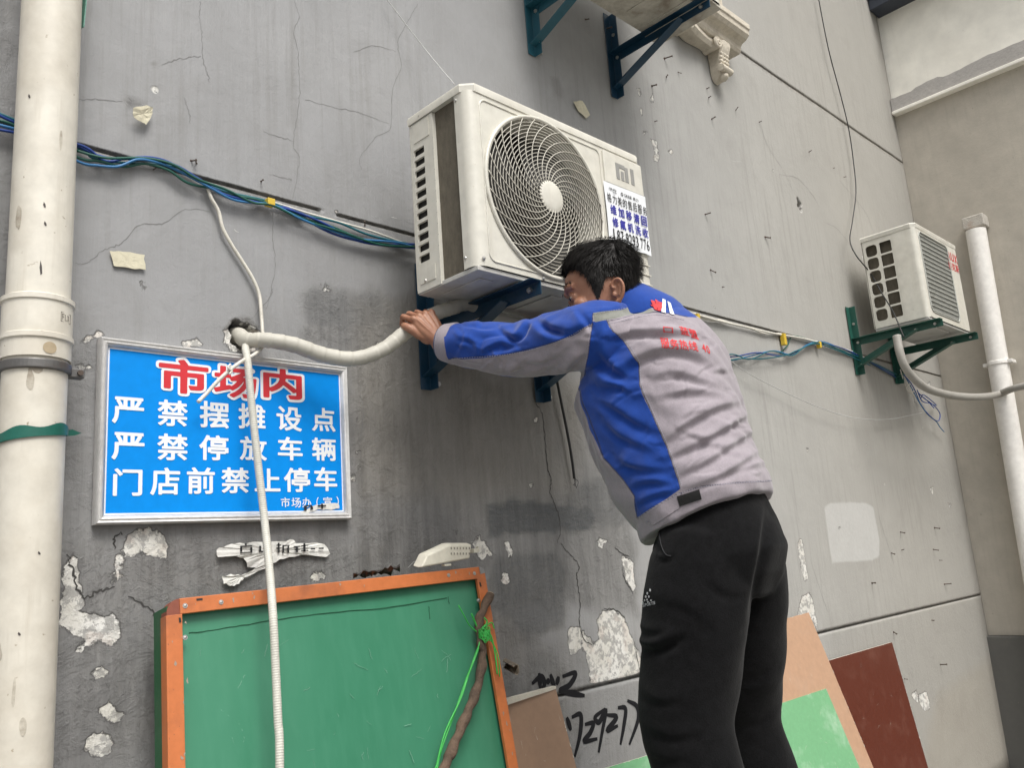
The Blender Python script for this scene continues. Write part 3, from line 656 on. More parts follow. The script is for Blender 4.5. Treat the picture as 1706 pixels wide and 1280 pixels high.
sx0, sx1, sz0, sz1 = .645, 1.310, 1.541, 1.970
sign = thing('notice_sign', 'blue aluminium framed market notice with red and white Chinese lettering', 'sign', ((sx0 + sx1) / 2, -.008, sz0))
b = MB(); b.box((sx0 + .012, -.012, sz0 + .012), (sx1 - .012, -.001, sz1 - .012)); part('panel', b, M_blue, sign)
b = MB(); fw = .020
prof = [(0, 0), (0, .019), (.004, .024), (.009, .021), (.012, .024), (.017, .021), (fw, .014), (fw, 0)]     # across the rail: (inset, height)
for (ax, az), (bx, bz), inw in [((sx0, sz0), (sx1, sz0), (0, 1)), ((sx1, sz0), (sx1, sz1), (-1, 0)), ((sx1, sz1), (sx0, sz1), (0, -1)), ((sx0, sz1), (sx0, sz0), (1, 0))]:
    dx, dz = np.sign(bx - ax), np.sign(bz - az)
    b.loft([[(ex + inw[0] * i + s * dx * i, -h, ez + inw[1] * i + s * dz * i) for i, h in prof] for ex, ez, s in ((ax, az, 1), (bx, bz, -1))])
part('frame', b, M_alu, sign, autosmooth=50)
b = MB(); e = fw + .001
for x0, z0, x1, z1 in ((sx0 + e, sz0 + e, sx1 - e, sz0 + e + .004), (sx0 + e, sz1 - e - .003, sx1 - e, sz1 - e), (sx0 + e, sz0 + e + .0041, sx0 + e + .003, sz1 - e - .0031), (sx1 - e - .003, sz0 + e + .0041, sx1 - e, sz1 - e - .0031)):
    b.box((x0, -.0128, z0), (x1, -.0121, z1))
part('border_line', b, M_white, sign)
def srow(name, items, mat, y, bold, dw=0, dh=0, k=.375, oy=500):
    b = MB()
    for ch, u, v, w, h in items: wall_glyph(b, ch, u * k, oy + v * k, w * k + dw, h * k + dh, y, bold)
    return part(name, b, mat, sign)
red = [('市', 818, 341, 222, 150), ('场', 1047, 366, 190, 135), ('内', 1257, 373, 172, 132)]
srow('title_outline', red, M_white, -.0131, .075, 9, 9)
srow('title', red, M_red, -.0137, .030)
W_ = [[('严', 570, 491, 142, 118), ('禁', 768, 503, 134, 116), ('摆', 953, 510, 130, 118), ('摊', 1120, 518, 120, 112), ('设', 1285, 528, 112, 108), ('点', 1438, 532, 104, 104)],
      [('严', 570, 650, 146, 122), ('禁', 768, 654, 136, 118), ('停', 951, 657, 130, 112), ('放', 1126, 660, 120, 106), ('车', 1290, 661, 110, 104), ('辆', 1440, 664, 106, 102)],
      [('门', 568, 810, 130, 122), ('店', 735, 806, 132, 122), ('前', 893, 803, 124, 118), ('禁', 1046, 802, 124, 114), ('止', 1189, 800, 114, 102), ('停', 1320, 800, 116, 108), ('车', 1447, 797, 102, 106)]]
for r_ in W_: srow('lettering', r_, M_white, -.0131, .022)
srow('small_lettering', [('市', 1268, 900, 40, 44), ('场', 1316, 901, 42, 44), ('办', 1363, 901, 40, 42), ('（', 1411, 900, 10, 46), ('宣', 1456, 898, 40, 44), ('）', 1500, 897, 10, 46)], M_white, -.0131, .008)

# torn paper: an outline with curled edges
def torn(name, px, y, lab, cat='torn paper', m=None, lift=.006, group=None, words=(), parent=None, crumple=.05):
    W3 = np.array([at(u, v, y) for u, v in px]); c = W3.mean(0); sz = np.abs(W3[:, [0, 2]] - c[[0, 2]]).max(); P3 = []; ca = rng.uniform(0, 6.28); cd = np.array([math.cos(ca), math.sin(ca)])
    up_ = lambda p: y - lift * (.15 + .85 * np.clip(.5 + .5 * ((p[[0, 2]] - c[[0, 2]]) @ cd) / sz, 0, 1) ** 1.6) + rng.normal(0, lift * crumple)
    for i, (u, v) in enumerate(px):
        nx = px[(i + 1) % len(px)]
        for t in (0, .33, .66):
            p = at(u + (nx[0] - u) * t, v + (nx[1] - v) * t, y); p[[0, 2]] += rng.normal(0, .0012, 2); p[1] = up_(p); P3.append(p)
    P3 = np.array(P3); mid = c + (P3 - c) * .55
    for q in mid: q[1] = up_(q)
    c[1] = up_(c)
    n = len(P3); b = MB(); V = np.vstack([P3, mid, [c]]); V2 = V + np.array([0, .0006, 0])
    F = [(i, (i + 1) % n, n + (i + 1) % n, n + i) for i in range(n)] + [(n + i, n + (i + 1) % n, 2 * n) for i in range(n)]
    b.add(np.vstack([V, V2]), F + [tuple(j + 2 * n + 1 for j in f)[::-1] for f in F] + [(i, (i + 1) % n, 2 * n + 1 + (i + 1) % n, 2 * n + 1 + i) for i in range(n)])
    o = part(name, b, m or M_paper, parent, smooth=False)
    if lab: tag(o, lab, cat, group)
    if words:
        w_ = MB()
        for q in words: w_.box(at(q[0], q[3], y - lift - .0014), at(q[2], q[1], y - lift - .0006))
        part('printed_fragment', w_, M_black, o)
    return o
k6 = lambda u, v: (60 + u * .3517, 860 + v * .3517)
torn('torn_poster', [k6(*p) for p in [(848, 160), (900, 140), (960, 128), (1060, 122), (1180, 118), (1215, 112), (1230, 128), (1330, 125), (1368, 135), (1392, 182), (1370, 195), (1330, 180), (1250, 188), (1170, 200), (1120, 225), (1040, 248), (1000, 240), (980, 200), (935, 190), (860, 200)]], -.004,
     'torn white strip of a poster with cut off black characters below the blue sign', crumple=.2, words=[tuple(k6(a, b_) + k6(c_, d_)) for a, b_, c_, d_ in
     [(968, 140, 1024, 148), (968, 148, 976, 170), (1016, 148, 1024, 170), (968, 170, 1024, 177), (990, 130, 998, 140), (1058, 142, 1066, 172), (1066, 166, 1076, 174), (1140, 136, 1160, 142), (1147, 128, 1153, 176), (1138, 150, 1162, 156), (1168, 138, 1174, 176), (1174, 138, 1200, 144), (1192, 144, 1198, 176), (1174, 156, 1192, 160), (1222, 142, 1250, 148), (1232, 148, 1240, 172), (1226, 158, 1250, 163), (1258, 138, 1288, 144), (1268, 130, 1275, 170), (1256, 162, 1290, 168), (1302, 152, 1322, 160), (1340, 150, 1362, 158)]])
torn('torn_poster', [k6(*p) for p in [(878, 290), (920, 278), (970, 280), (1040, 250), (1090, 232), (1085, 248), (1000, 290), (975, 298), (960, 318), (935, 332), (912, 328), (885, 318)]], -.004, 'narrow crumpled paper shred under the torn poster strip, above the orange rail', crumple=.22)
k5 = lambda u, v: (u * .375, 500 + v * .375)
torn('torn_sticker', [k5(*p) for p in [(1312, 965), (1350, 935), (1400, 912), (1450, 905), (1505, 902), (1506, 925), (1470, 934), (1420, 930), (1370, 945), (1335, 955)]], -.0135, 'shred of white paper stuck over the lower right corner of the blue sign', lift=.003,
     words=[tuple(k5(a, b_) + k5(c_, d_)) for a, b_, c_, d_ in [(1352, 914, 1362, 936), (1362, 912, 1386, 918), (1380, 918, 1390, 932), (1412, 912, 1448, 918), (1428, 906, 1434, 928)]])
torn('paper_scrap', [(218, 185), (238, 178), (253, 180), (254, 190), (243, 208), (232, 205), (217, 196)], -.010, 'curled cream paper scrap standing off the grey wall under a dark stained patch', 'paper scrap', M_paper2, .018)
torn('paper_scrap', [(182, 419), (205, 420), (239, 424), (242, 449), (215, 447), (190, 444)], -.004, 'flat yellowed rectangular paper scrap right of the thick drainpipe', 'paper scrap', M_paper2, .003)
torn('paper_scrap', [(954, 170), (968, 168), (982, 192), (976, 197), (964, 186)], -.006, 'pale paper flake on the wall above the big air conditioner', 'paper scrap', M_paper2, .010)

# ================================================================== brackets
def make_bracket(mat, label, group):
    """wall bracket for an outdoor unit: origin where the arm meets the wall"""
    r = thing('wall_bracket', label, 'wall bracket', (0, 0, 0), group)
    def angle(a, bq, w, up, side, name):
        b = MB(); a, bq = np.array(a, float), np.array(bq, float); d = nrm(bq - a); u = nrm(np.array(up, float) - d * d.dot(up)); s = np.cross(d, u) * side
        t = .0035
        pr = [(0, 0), (w, 0), (w, t), (t, t), (t, w), (0, w)]
        b.loft([[e + s * p + u * q for p, q in pr] for e in (a, bq)])
        return part(name, b, mat, r, bevel=.0012)
    angle((-.020, -.002, -.205), (-.020, -.002, .205), .040, (0, -1, 0), -1, 'upright')
    angle((-.0165, -.006, .010), (-.0165, -.50, .010), .040, (0, 0, -1), -1, 'arm')
    angle((-.0130, -.012, -.165), (-.0130, -.375, -.022), .042, (0, .35, 1), 1, 'brace')
    b = MB()
    for y, z in ((-.030, -.150), (-.028, -.015), (-.46, -.010), (-.355, -.020), (-.02, .10)):
        b.tube([(-.0265, y, z), (-.019, y, z)], .0085, 6); b.tube([(-.031, y, z), (-.0268, y, z)], .0045, 8)
    for z in (-.185, .16): b.tube([(0, -.020, z), (0, -.006, z)], .008, 6)
    parts('bolt', b, M_bolt, r)
    return r
# ================================================================== outdoor units
def casing(mb, x1, x2, yf, ym, yb, z0, z1, rad=.032):
    """front shell wrapping round both corners (plan profile extruded); the flat front is added apart"""
    L = [(x1, ym)] + [(x1 + rad - rad * math.cos(t), yf + rad - rad * math.sin(t)) for t in np.linspace(0, math.pi / 2, 8)]
    Rr = [(x2 - rad + rad * math.sin(t), yf + rad - rad * math.cos(t)) for t in np.linspace(0, math.pi / 2, 8)] + [(x2, yb)]
    for pl in (L, Rr):
        mb.grid([[(x, y, z) for z in (z0, z1)] for x, y in pl])
        mb.grid([[(x + (.003 if pl is L else -.003), y + .003, z) for z in (z0, z1)] for x, y in pl])
def holed_plate(mb, xa, xb, za, zb, y, c, r, n=96):
    a = np.arange(n) * 2 * math.pi / n; cx, cz = c; O = []
    for t in a:
        dx, dz = math.cos(t), math.sin(t); s = min(((xb - cx) / dx if dx > 0 else (xa - cx) / dx) if abs(dx) > 1e-9 else 1e9, ((zb - cz) / dz if dz > 0 else (za - cz) / dz) if abs(dz) > 1e-9 else 1e9)
        O.append((cx + dx * s, y, cz + dz * s))
    for px_, pz in ((xa, za), (xa, zb), (xb, za), (xb, zb)):        # keep the square corners
        i = int(np.argmin([abs(((math.atan2(pz - cz, px_ - cx) - t + math.pi) % (2 * math.pi)) - math.pi) for t in a])); O[i] = (px_, y, pz)
    I = [(cx + r * math.cos(t), y, cz + r * math.sin(t)) for t in a]; I2 = [(cx + (r - .008) * math.cos(t), y + .016, cz + (r - .008) * math.sin(t)) for t in a]; I3 = [(p[0], y + .10, p[2]) for p in I2]
    mb.loft([O, I, I2, I3], caps=False)
def round_rect(xa, xb, za, zb, r, y, n=6):
    out = []
    for cx, cz, t0 in ((xb - r, zb - r, 0), (xa + r, zb - r, 1), (xa + r, za + r, 2), (xb - r, za + r, 3)):
        out += [(cx + r * math.cos(t), y, cz + r * math.sin(t)) for t in np.linspace(t0 * math.pi / 2, (t0 + 1) * math.pi / 2, n)]
    return out

def cell(mb, x1, y0, y1, za, zb, r, yo0, yo1, zo0, zo1):
    inner = [(x1 + .001, yy, zz) for yy, _, zz in round_rect(min(y0, y1), max(y0, y1), za, zb, r, 0, 5)]
    cy, cz = (y0 + y1) / 2, (za + zb) / 2; hy, hz = abs(y1 - y0) / 2, (zb - za) / 2; outer = []
    for _, yy, zz in inner:
        dy, dz = (yy - cy) / hy, (zz - cz) / hz; k = max(abs(dy), abs(dz)); dy, dz = dy / k, dz / k
        outer.append((x1 + .001, cy + dy * ((max(yo0, yo1) - cy) if dy > 0 else (cy - min(yo0, yo1))), cz + dz * ((zo1 - cz) if dz > 0 else (cz - zo0))))
    mb.loft([outer, inner, [(x1 + .008, p[1], p[2]) for p in inner]], caps=False)

def make_round_ac(label, x1, x2, yf, yb, z0, z1, group, pan, detailed=True):
    W, H = x2 - x1, z1 - z0
    r = thing('air_conditioner', label, 'air conditioner', ((x1 + x2) / 2, (yf + yb) / 2, z0), group)
    zl, zh = z0 + .014, z1 - .024; yc = yf + .055; ye = yb - .105
    fc = (x1 + .297, z0 + .277); fr = .252
    b = MB(); casing(b, x1, x2, yf, yc, yb, zl, zh)
    b.box((x1 + .003, yb, zl), (x2 - .003, yb + .004, zh))
    cs = part('casing', b, M_acw, r, smooth=True, autosmooth=40)
    b = MB(); holed_plate(b, x1 + .032, x2 - .032, zl, zh, yf, fc, fr); part('front_panel', b, M_acw, r, autosmooth=30)
    b = MB()
    b.tube(round_rect(x1 + .045, x2 - .225, zl + .018, zh - .02, .022, yf - .0005), .0028, 6, closed=True)
    part('pressed_rim', b, M_acw, r, smooth=True)
    # lid with overhang
    b = MB(); b.loft([[(p[0], p[1], zz) for p in [(x1 - o_ + .03, yf - o_), (x2 + o_ - .03, yf - o_), (x2 + o_, yf - o_ + .03), (x2 + o_, yb + o_), (x1 - o_, yb + o_), (x1 - o_, yf - o_ + .03)]] for zz, o_ in ((zh - .004, .003), (zh + .014, .004), (zh + .022, .001), (z1, -.012))])
    part('lid', b, M_acw, r, autosmooth=30)
    b = MB(); b.box((x1 + .004, yf + .005, z0), (x2 - .004, yb, zl - .0006))
    for i in range(5): b.box((x1 + .05 + i * (W - .14) / 4.6, yf + .05, z0 - .004), (x1 + .10 + i * (W - .14) / 4.6, yb - .05, z0 - .0002))
    part('base_pan', b, pan, r, bevel=.003)
    b = MB()
    for fx in (x1 + .20, x2 - .085):
        b.box((fx - .03, yf - .004, z0 - .008), (fx + .03, yb + .006, z0 - .0045))
    parts('foot', b, pan, r, bevel=.002)
    # dark inside, fan, motor
    b = MB(); b.box((x1 + .022, yf + .105, zl + .01), (x2 - .22, yb - .02, zh - .01)); part('inner_box', b, M_ac_in, r)
    b = MB()
    for k in range(3):
        t0 = k * 2 * math.pi / 3 + .4; G_ = []
        for rr in np.linspace(.05, fr - .03, 7):
            G_.append([(fc[0] + rr * math.cos(t0 + s * (1.15 + .5 * rr)), yf + .055 + .055 * (s - .5), fc[1] + rr * math.sin(t0 + s * (1.15 + .5 * rr))) for s in np.linspace(0, 1, 8)])
        b.grid(G_)
    b.tube([(fc[0], yf + .03, fc[1]), (fc[0], yf + .10, fc[1])], .052, 24)
    part('fan', b, plain('fan plastic', (.040, .038, .034), .6), r, smooth=True, autosmooth=40)
    # wire guard: rings and swirled spokes, slightly domed
    b = MB(); dome = lambda rr: yf - .004 - .012 * (1 - (rr / fr) ** 2)
    for rr in np.linspace(.060, fr - .010, 18):
        a = np.arange(80) * 2 * math.pi / 80; b.tube([(fc[0] + rr * math.cos(t), dome(rr), fc[1] + rr * math.sin(t)) for t in a], .00125, 5, closed=True)
    ns = 28 if detailed else 12
    for k in range(ns):
        t0 = k * 2 * math.pi / ns
        b.tube([(fc[0] + rr * math.cos(t0 - sw), dome(rr) - .0022, fc[1] + rr * math.sin(t0 - sw)) for rr, sw in ((.045 + (fr - .055) * s, 1.20 * s ** .9) for s in np.linspace(0, 1, 22))], .00155, 5)
    gl = part('wire_guard', b, M_guard, r, smooth=True)
    b = MB(); a = np.arange(96) * 2 * math.pi / 96
    b.tube([(fc[0] + (fr - .004) * math.cos(t), yf - .003, fc[1] + (fr - .004) * math.sin(t)) for t in a], .0062, 8, closed=True)
    part('guard_rim', b, M_acw, gl, smooth=True)
    b = MB(); b.dome((fc[0], yf - .016, fc[1]), (0, -1, 0), .050, .006, 40, 5); part('hub_cap', b, M_acw, gl, smooth=True, autosmooth=50)
    # control cover at right, louvre lines, screws
    xa, xb = x2 - .212, x2 - .010
    b = MB(); b.box((xa, yf - .0065, z0 + .405), (xb, yf + .002, zh - .012)); part('control_cover', b, M_acw, r, bevel=.004)
    b = MB()
    for i in range(7): b.box((xa + .01, yf - .0035, z0 + .055 + i * .034), (xb - .004, yf + .001, z0 + .059 + i * .034))
    parts('louvre', b, M_acw, r, bevel=.001)
    # left flank: pierced flange, exposed coil
    b = MB(); xs = x1 + .001; y0, y1 = ye, yb; zz0, zz1 = zl + .07, zh - .085; n = 11; pitch = (zz1 - zz0) / n
    b.grid([[(xs, y, z) for z in (z0 + .004, zz0)] for y in (y0, y1)]); b.grid([[(xs, y, z) for z in (zz1, z1 - .03)] for y in (y0, y1)])
    for i in range(n): cell(b, x1, y1 - .014, y1 - .062, zz0 + i * pitch + .0055, zz0 + (i + 1) * pitch - .0055, .003, y1, y0, zz0 + i * pitch, zz0 + (i + 1) * pitch)
    b.grid([[(x, y, z) for z in (z0 + .004, z1 - .03)] for x, y in ((xs, y0), (xs + .010, y0 - .002), (xs + .016, y0 - .002))]); b.grid([[(x, y1, z) for z in (z0 + .004, z1 - .03)] for x in (xs, xs + .03)])
    b.box((xs - .002, y0 + .02, zl + .012), (xs - .0003, y1 - .018, zl + .056)); b.box((xs - .002, y0 + .016, zh - .07), (xs - .0003, y1 - .02, zh - .012))
    part('side_flange', b, M_acw, r)
    b = MB(); b.box((x1 + .0125, ye + .006, zl), (x1 + .0165, yb - .006, zh)); part('flank_backing', b, M_ac_in, r)
    b = MB(); b.box((x1 + .012, yc - .004, zl), (x1 + .017, ye + .002, zh)); part('coil', b, M_fin, r)
    b = MB()
    for y, z in ((yf - .001, 0), ):
        for x_, z_ in ((x1 + .022, zl + .02), (x1 + .25, zl + .006), (x2 - .10, zl + .006), (x1 + .30, zh - .012)): b.dome((x_, y, z_), (0, -1, 0), .006, .004, 10, 3)
    for y_, z_ in ((yb - .04, zl + .018), (yc - .008, zl + .03), (yc - .008, zh - .02), (yb - .05, zh + .006)): b.dome((x1 - .0005, y_, z_), (-1, 0, 0), .005, .004, 10, 3)
    parts('screw', b, M_bolt, r)
    return r
AX1, AX2, AYF, AYB, AZ0, AZ1 = 1.438, 2.225, -.455, -.195, 2.157, 2.712
ac1 = make_round_ac('big white air conditioner outdoor unit with round wire fan guard and service flyer', AX1, AX2, AYF, AYB, AZ0, AZ1, 'outdoor units on the wall', M_pan)
# logo on the control cover
lb = MB(); ly = AYF - .0065
c = at(1041, 290, ly); w, h = .094, .056
xl, zb_ = c[0] - w / 2, c[2] - h / 2
lb.box((xl, ly - .0016, zb_), (xl + .017, ly, zb_ + h)); lb.box((xl + .0171, ly - .0016, zb_ + h - .014), (xl + .046, ly, zb_ + h))
lb.box((xl + .046 + .0001, ly - .0016, zb_), (xl + .063, ly, zb_ + h - .004)); lb.box((xl + .025, ly - .0016, zb_), (xl + .040, ly, zb_ + h - .024)); lb.box((xl + .078, ly - .0016, zb_), (xl + .094, ly, zb_ + h))
part('logo', lb, M_grey, ac1)
# service flyer
fy = AYF - .0075
fl = MB(); fx0, fx1, fz0, fz1 = AX2 - .226, AX2 - .010, 2.352, 2.562
fl.grid([[(x, fy - .0006 - .0012 * math.sin(18 * x) * math.sin(25 * z), z) for z in np.linspace(fz0 + .0012 * math.sin(90 * x), fz1, 14)] for x in np.linspace(fx0, fx1, 14)])
flyer = part('service_flyer', fl, M_white, ac1, smooth=True)
def flow(name, rows, mat, bold=0.012):
    b = MB()
    for txt, x0, x1_, za, zb2, tight in rows:
        n = len(txt)
        for i, ch in enumerate(txt):
            if ch == ' ': continue
            V, F = glyph(ch, bold); cw = (x1_ - x0) / n; xa = x0 + cw * (i + (1 - tight) / 2)
            ww = cw * tight * (.35 if ch in '1(' else 1)
            b.add(np.stack([fx0 + (xa + V[:, 0] * ww), np.full(len(V), fy - .0026), za + V[:, 1] * (zb2 - za)], 1), F)
    return part(name, b, mat, flyer)
Wf = fx1 - fx0
flow('black_line', [('格力美的售后服务', .006, Wf + .002, 2.492, 2.524, .80), ('187', .020, .076, 2.366, 2.404, .78), ('9293', .084, .152, 2.366, 2.404, .80), ('776', .160, .210, 2.366, 2.404, .80)], M_black, .006)
flow('blue_line', [('维加移清回', .014, Wf - .002, 2.452, 2.486, .76), ('修氟机洗收', .018, Wf - .002, 2.411, 2.445, .76)], M_navy, .028)
flow('maker_line', [('Midea', .022, .060, 2.538, 2.545, .85), ('美的', .040, .060, 2.529, 2.535, .85), ('GREE', .098, .140, 2.532, 2.542, .85), ('格力', .145, .175, 2.531, 2.543, .85)], M_black, .01)
mk = MB(); cc = np.array([fx0 + .088, fy - .0026, 2.537]); a_ = np.arange(20) * 2 * math.pi / 20
mk.loft([[cc + (rr * math.cos(t), 0, rr * math.sin(t)) for t in a_] for rr in (.0062, .0032)], caps=False); part('maker_mark', mk, M_black, flyer)

# ------------------------------------------------ brackets: four dark blue, two green
b1 = make_bracket(M_brk, 'dark blue bracket held near the hand, under the left end of the big air conditioner', 'air conditioner brackets')
b1.location = (1.645, 0, 2.138)
dup(b1, (2.150, 0, 2.138), 'dark blue bracket behind the sleeve, under the right end of the big air conditioner', 'air conditioner brackets')
dup(b1, (2.775, 0, 3.541), 'dark blue bracket cut by the top edge, next to the stone sill', 'air conditioner brackets')
def bracket_with(mat, label, loc):
    r = dup(b1, loc, label, 'air conditioner brackets')
    for c in r.children:
        if c.name.split('.')[0] != 'bolt':
            c.data = c.data.copy(); c.data.materials.clear(); c.data.materials.append(mat)
    return r
bracket_with(M_brk2, 'lighter teal bracket at the top edge, left of the dark blue one', (2.262, 0, 3.541))
bracket_with(M_brkg, 'green bracket nearest the camera under the small air conditioner', (4.835, 0, 2.512))
bracket_with(M_brkg, 'green bracket under the far end of the small air conditioner, above the tangled wires', (5.400, 0, 2.512))
ac3 = make_round_ac('weathered air conditioner unit cut off by the top edge, seen from below', 2.10, 2.868, -.495, -.185, 3.553, 4.11, 'outdoor units on the wall', M_pan2, False)

# ------------------------------------------------ the small unit with the square grille
x1, x2, yf, yb, z0, z1 = 4.862, 5.545, -.425, -.118, 2.548, 3.128
ac2 = thing('air_conditioner', 'small white air conditioner outdoor unit with square louvred grille near the corner', 'air conditioner', ((x1 + x2) / 2, (yf + yb) / 2, z0), 'outdoor units on the wall')
zl, zh = z0 + .015, z1 - .03
b = MB(); casing(b, x1, x2, yf, yf + .13, yb, zl, zh, .03); b.box((x1 + .004, yb, zl), (x2, yb + .004, zh)); part('casing', b, M_acw, ac2, smooth=True, autosmooth=40)
gx0, gx1, gz0_, gz1_ = x1 + .045, x1 + .50, zl + .035, zh - .02
b = MB(); rr_in = round_rect(gx0, gx1, gz0_, gz1_, .04, yf, 6)
def rect_out(pts, xa, xb, za, zb):
    out = []; cx, cz = (gx0 + gx1) / 2, (gz0_ + gz1_) / 2
    for p in pts:
        dx, dz = p[0] - cx, p[2] - cz; dx /= (gx1 - gx0) / 2; dz /= (gz1_ - gz0_) / 2; k = max(abs(dx), abs(dz)); dx, dz = dx / k, dz / k
        out.append(((xb if dx > 0 else xa) if abs(dx) > .999 else (cx + dx * ((xb - cx) if dx > 0 else (cx - xa))), yf, (zb if dz > 0 else za) if abs(dz) > .999 else cz + dz * ((zb - cz) if dz > 0 else (cz - za))))
    return out
ro = [(min(max(cx_, x1 + .03), x2 - .03), yf, cz_) for cx_, _, cz_ in rect_out(rr_in, x1 + .03, x2 - .03, zl, zh)]
b.loft([ro, rr_in, [(p[0], yf + .02, p[2]) for p in rr_in]], caps=False); part('front_panel', b, M_acw, ac2, autosmooth=30)
b = MB(); b.box((gx0 - .01, yf + .045, gz0_ - .01), (gx1 + .01, yf + .05, gz1_ + .01)); part('inner_box', b, plain('dim interior', (.06, .06, .052), .8), ac2)
b = MB()
for i in range(17):
    z = gz0_ + .016 + i * (gz1_ - gz0_ - .03) / 16; b.hexa([(gx0 + .004, yf - .001, z - .0045), (gx1 - .004, yf - .001, z - .0045), (gx1 - .004, yf + .022, z + .004), (gx0 + .004, yf + .022, z + .004), (gx0 + .004, yf - .001, z + .0005), (gx1 - .004, yf - .001, z + .0005), (gx1 - .004, yf + .022, z + .009), (gx0 + .004, yf + .022, z + .009)])
for i in range(22):
    x = gx0 + .012 + i * (gx1 - gx0 - .024) / 21; b.box((x - .0022, yf + .003, gz0_ + .006), (x + .0022, yf + .018, gz1_ - .006))
part('grille', b, M_grille2, ac2)
b = MB(); b.tube([(p[0], p[1] - .001, p[2]) for p in rr_in], .005, 6, closed=True); part('grille_rim', b, M_grille2, ac2, smooth=True)
b = MB()
b.loft([[(px_, py, zz) for px_, py in ((x1 - o_ + .025, yf - o_), (x2 + o_ - .025, yf - o_), (x2 + o_, yf - o_ + .025), (x2 + o_, yb + o_), (x1 - o_, yb + o_), (x1 - o_, yf - o_ + .025))] for zz, o_ in ((zh - .003, .002), (zh + .018, .004), (zh + .026, 0), (z1, -.015))])
part('lid', b, M_acw, ac2, autosmooth=30)
b = MB(); b.box((x1 + .004, yf + .006, z0), (x2 - .004, yb, zl - .0005)); b.box((x1 + .05, yf + .05, z0 - .012), (x2 - .25, yb - .04, z0 - .0003)); part('base_pan', b, M_pan, ac2, bevel=.003)
b = MB()      # flank with two columns of rounded openings
ya, yb2 = yf + .128, yb - .004; cols = [(yb2 - .014, yb2 - .080), (yb2 - .096, yb2 - .164)]; nrow = 6; zt, zb_ = zh - .03, zl + .035; pit = (zt - zb_) / nrow
ymid = (cols[0][1] + cols[1][0]) / 2
for j, (c0, c1) in enumerate(cols):
    for i in range(nrow):
        za, zb3 = zb_ + i * pit, zb_ + (i + 1) * pit
        cell(b, x1, c0, c1, za + .005, zb3 - .005, .020 if j == 0 else .008, yb2 if j == 0 else ymid, ymid if j == 0 else ya, za if i else zl, zb3 if i < nrow - 1 else zh)
part('side_flange', b, M_acw, ac2)
b = MB(); b.box((x1 + .030, ya + .005, zl + .01), (x1 + .034, yb2 - .005, zh - .01)); part('coil', b, M_fin, ac2)
def front_text(txt, uv0, uv1, hpx, mat, bold):
    b = MB(); n = len(txt)
    for i, ch in enumerate(txt):
        t = (i + .5) / n; u = uv0[0] + (uv1[0] - uv0[0]) * t; v = uv0[1] + (uv1[1] - uv0[1]) * t
        wall_glyph(b, ch, u, v, (uv1[0] - uv0[0]) / n * .8, hpx, yf - .0012, bold)
    part('red_lettering', b, mat, ac2)
front_text('AUX', (1578, 424), (1595, 434), 13, M_red, .03); front_text('奥克斯', (1580, 440), (1598, 450), 12, M_red, .02)
# ================================================================== pipes, hoses and cables
M_wrap = NT('wrapped pipe tape'); _v = M_wrap.coord(); _n1 = M_wrap.noise(_v, 9, 6, .6); _n2 = M_wrap.noise(_v, 160, 4, .5)
M_wrap.set(Base_Color=M_wrap.mix(M_wrap.ramp(_n1, .35, .7), (.40, .385, .335), (.50, .48, .42)), Roughness=.55); M_wrap.bump(M_wrap.math('ADD', _n1, M_wrap.math('MULTIPLY', _n2, .3)), .3, .003); M_wrap = M_wrap.m
M_hose = weathered('ribbed drain hose', (.55, .54, .48), (.35, .32, .26), .35, 10, .5, bump=.05)
M_cord = weathered('white cord', (.66, .63, .56), (.3, .27, .22), .4, 20, .5, bump=.1)
C_blue, C_lblue, C_green, C_teal = plain('blue insulation', (.010, .045, .24), .4), plain('light blue insulation', (.03, .16, .36), .4), plain('green insulation', (.008, .085, .06), .4), plain('teal insulation', (.012, .12, .15), .4)
M_blk = plain('black rubber', (.012, .012, .012), .5)
M_yel = plain('yellow tie', (.62, .43, .04), .5)
M_thin = plain('thin grey wire', (.50, .50, .49), .5)

def px3(pts): return np.array([at(u, v, y) for u, v, y in pts])
# wrapped refrigerant pipe held by the man
pp = np.vstack([[(1.003, .075, 2.036), (1.004, .03, 2.035)], px3([(412, 567, -.022), (445, 567, -.062), (490, 575, -.085), (540, 592, -.105), (590, 598, -.125), (635, 584, -.15), (668, 560, -.172), (692, 541, -.190), (722, 524, -.203), (752, 514, -.212), (785, 507, -.222)]), [(1.73, -.235, 2.118), (1.88, -.25, 2.10)]])
path = catmull(pp, 22); m = len(path); s = np.linspace(0, 1, m)
rad = .0198 + .0009 * np.sign(np.sin(s * 190)) * 0 + .0016 * ((s * 31) % 1) + .0006 * np.sin(s * 23)
b = MB(); b.tube(path, rad, 24); wp = part('insulated_pipe', b, M_wrap, smooth=True, autosmooth=60)
tag(wp, 'pale tape wrapped insulated pipe sagging from the wall hole to the hand', 'pipe')
wp_path = path
# drain hose
hp = np.vstack([[(1.02, .04, 2.012), (1.016, .0, 2.010)], px3([(409, 580, -.035), (413, 605, -.060), (416, 640, -.068), (424, 720, -.075), (433, 800, -.085), (441, 870, -.10), (449, 950, -.150), (455, 1030, -.20), (459, 1110, -.215), (463, 1200, -.232), (466, 1280, -.25)]), [(.905, -.33, .5), (.93, -.42, .0), (1.0, -.48, GZ + .012)]])
path = catmull(hp, 6); L = np.r_[0, np.cumsum(np.linalg.norm(np.diff(path, axis=0), axis=1))]; ss = np.arange(0, L[-1], .0014)
path = np.stack([np.interp(ss, L, path[:, k]) for k in range(3)], 1)
rad = .0094 + .00055 * np.sin(ss * 2 * math.pi / .0055)
b = MB(); b.tube(path, rad, 14); o = part('drain_hose', b, M_hose, smooth=True); tag(o, 'white ribbed drain hose hanging from the wall hole in front of the blue sign', 'hose')
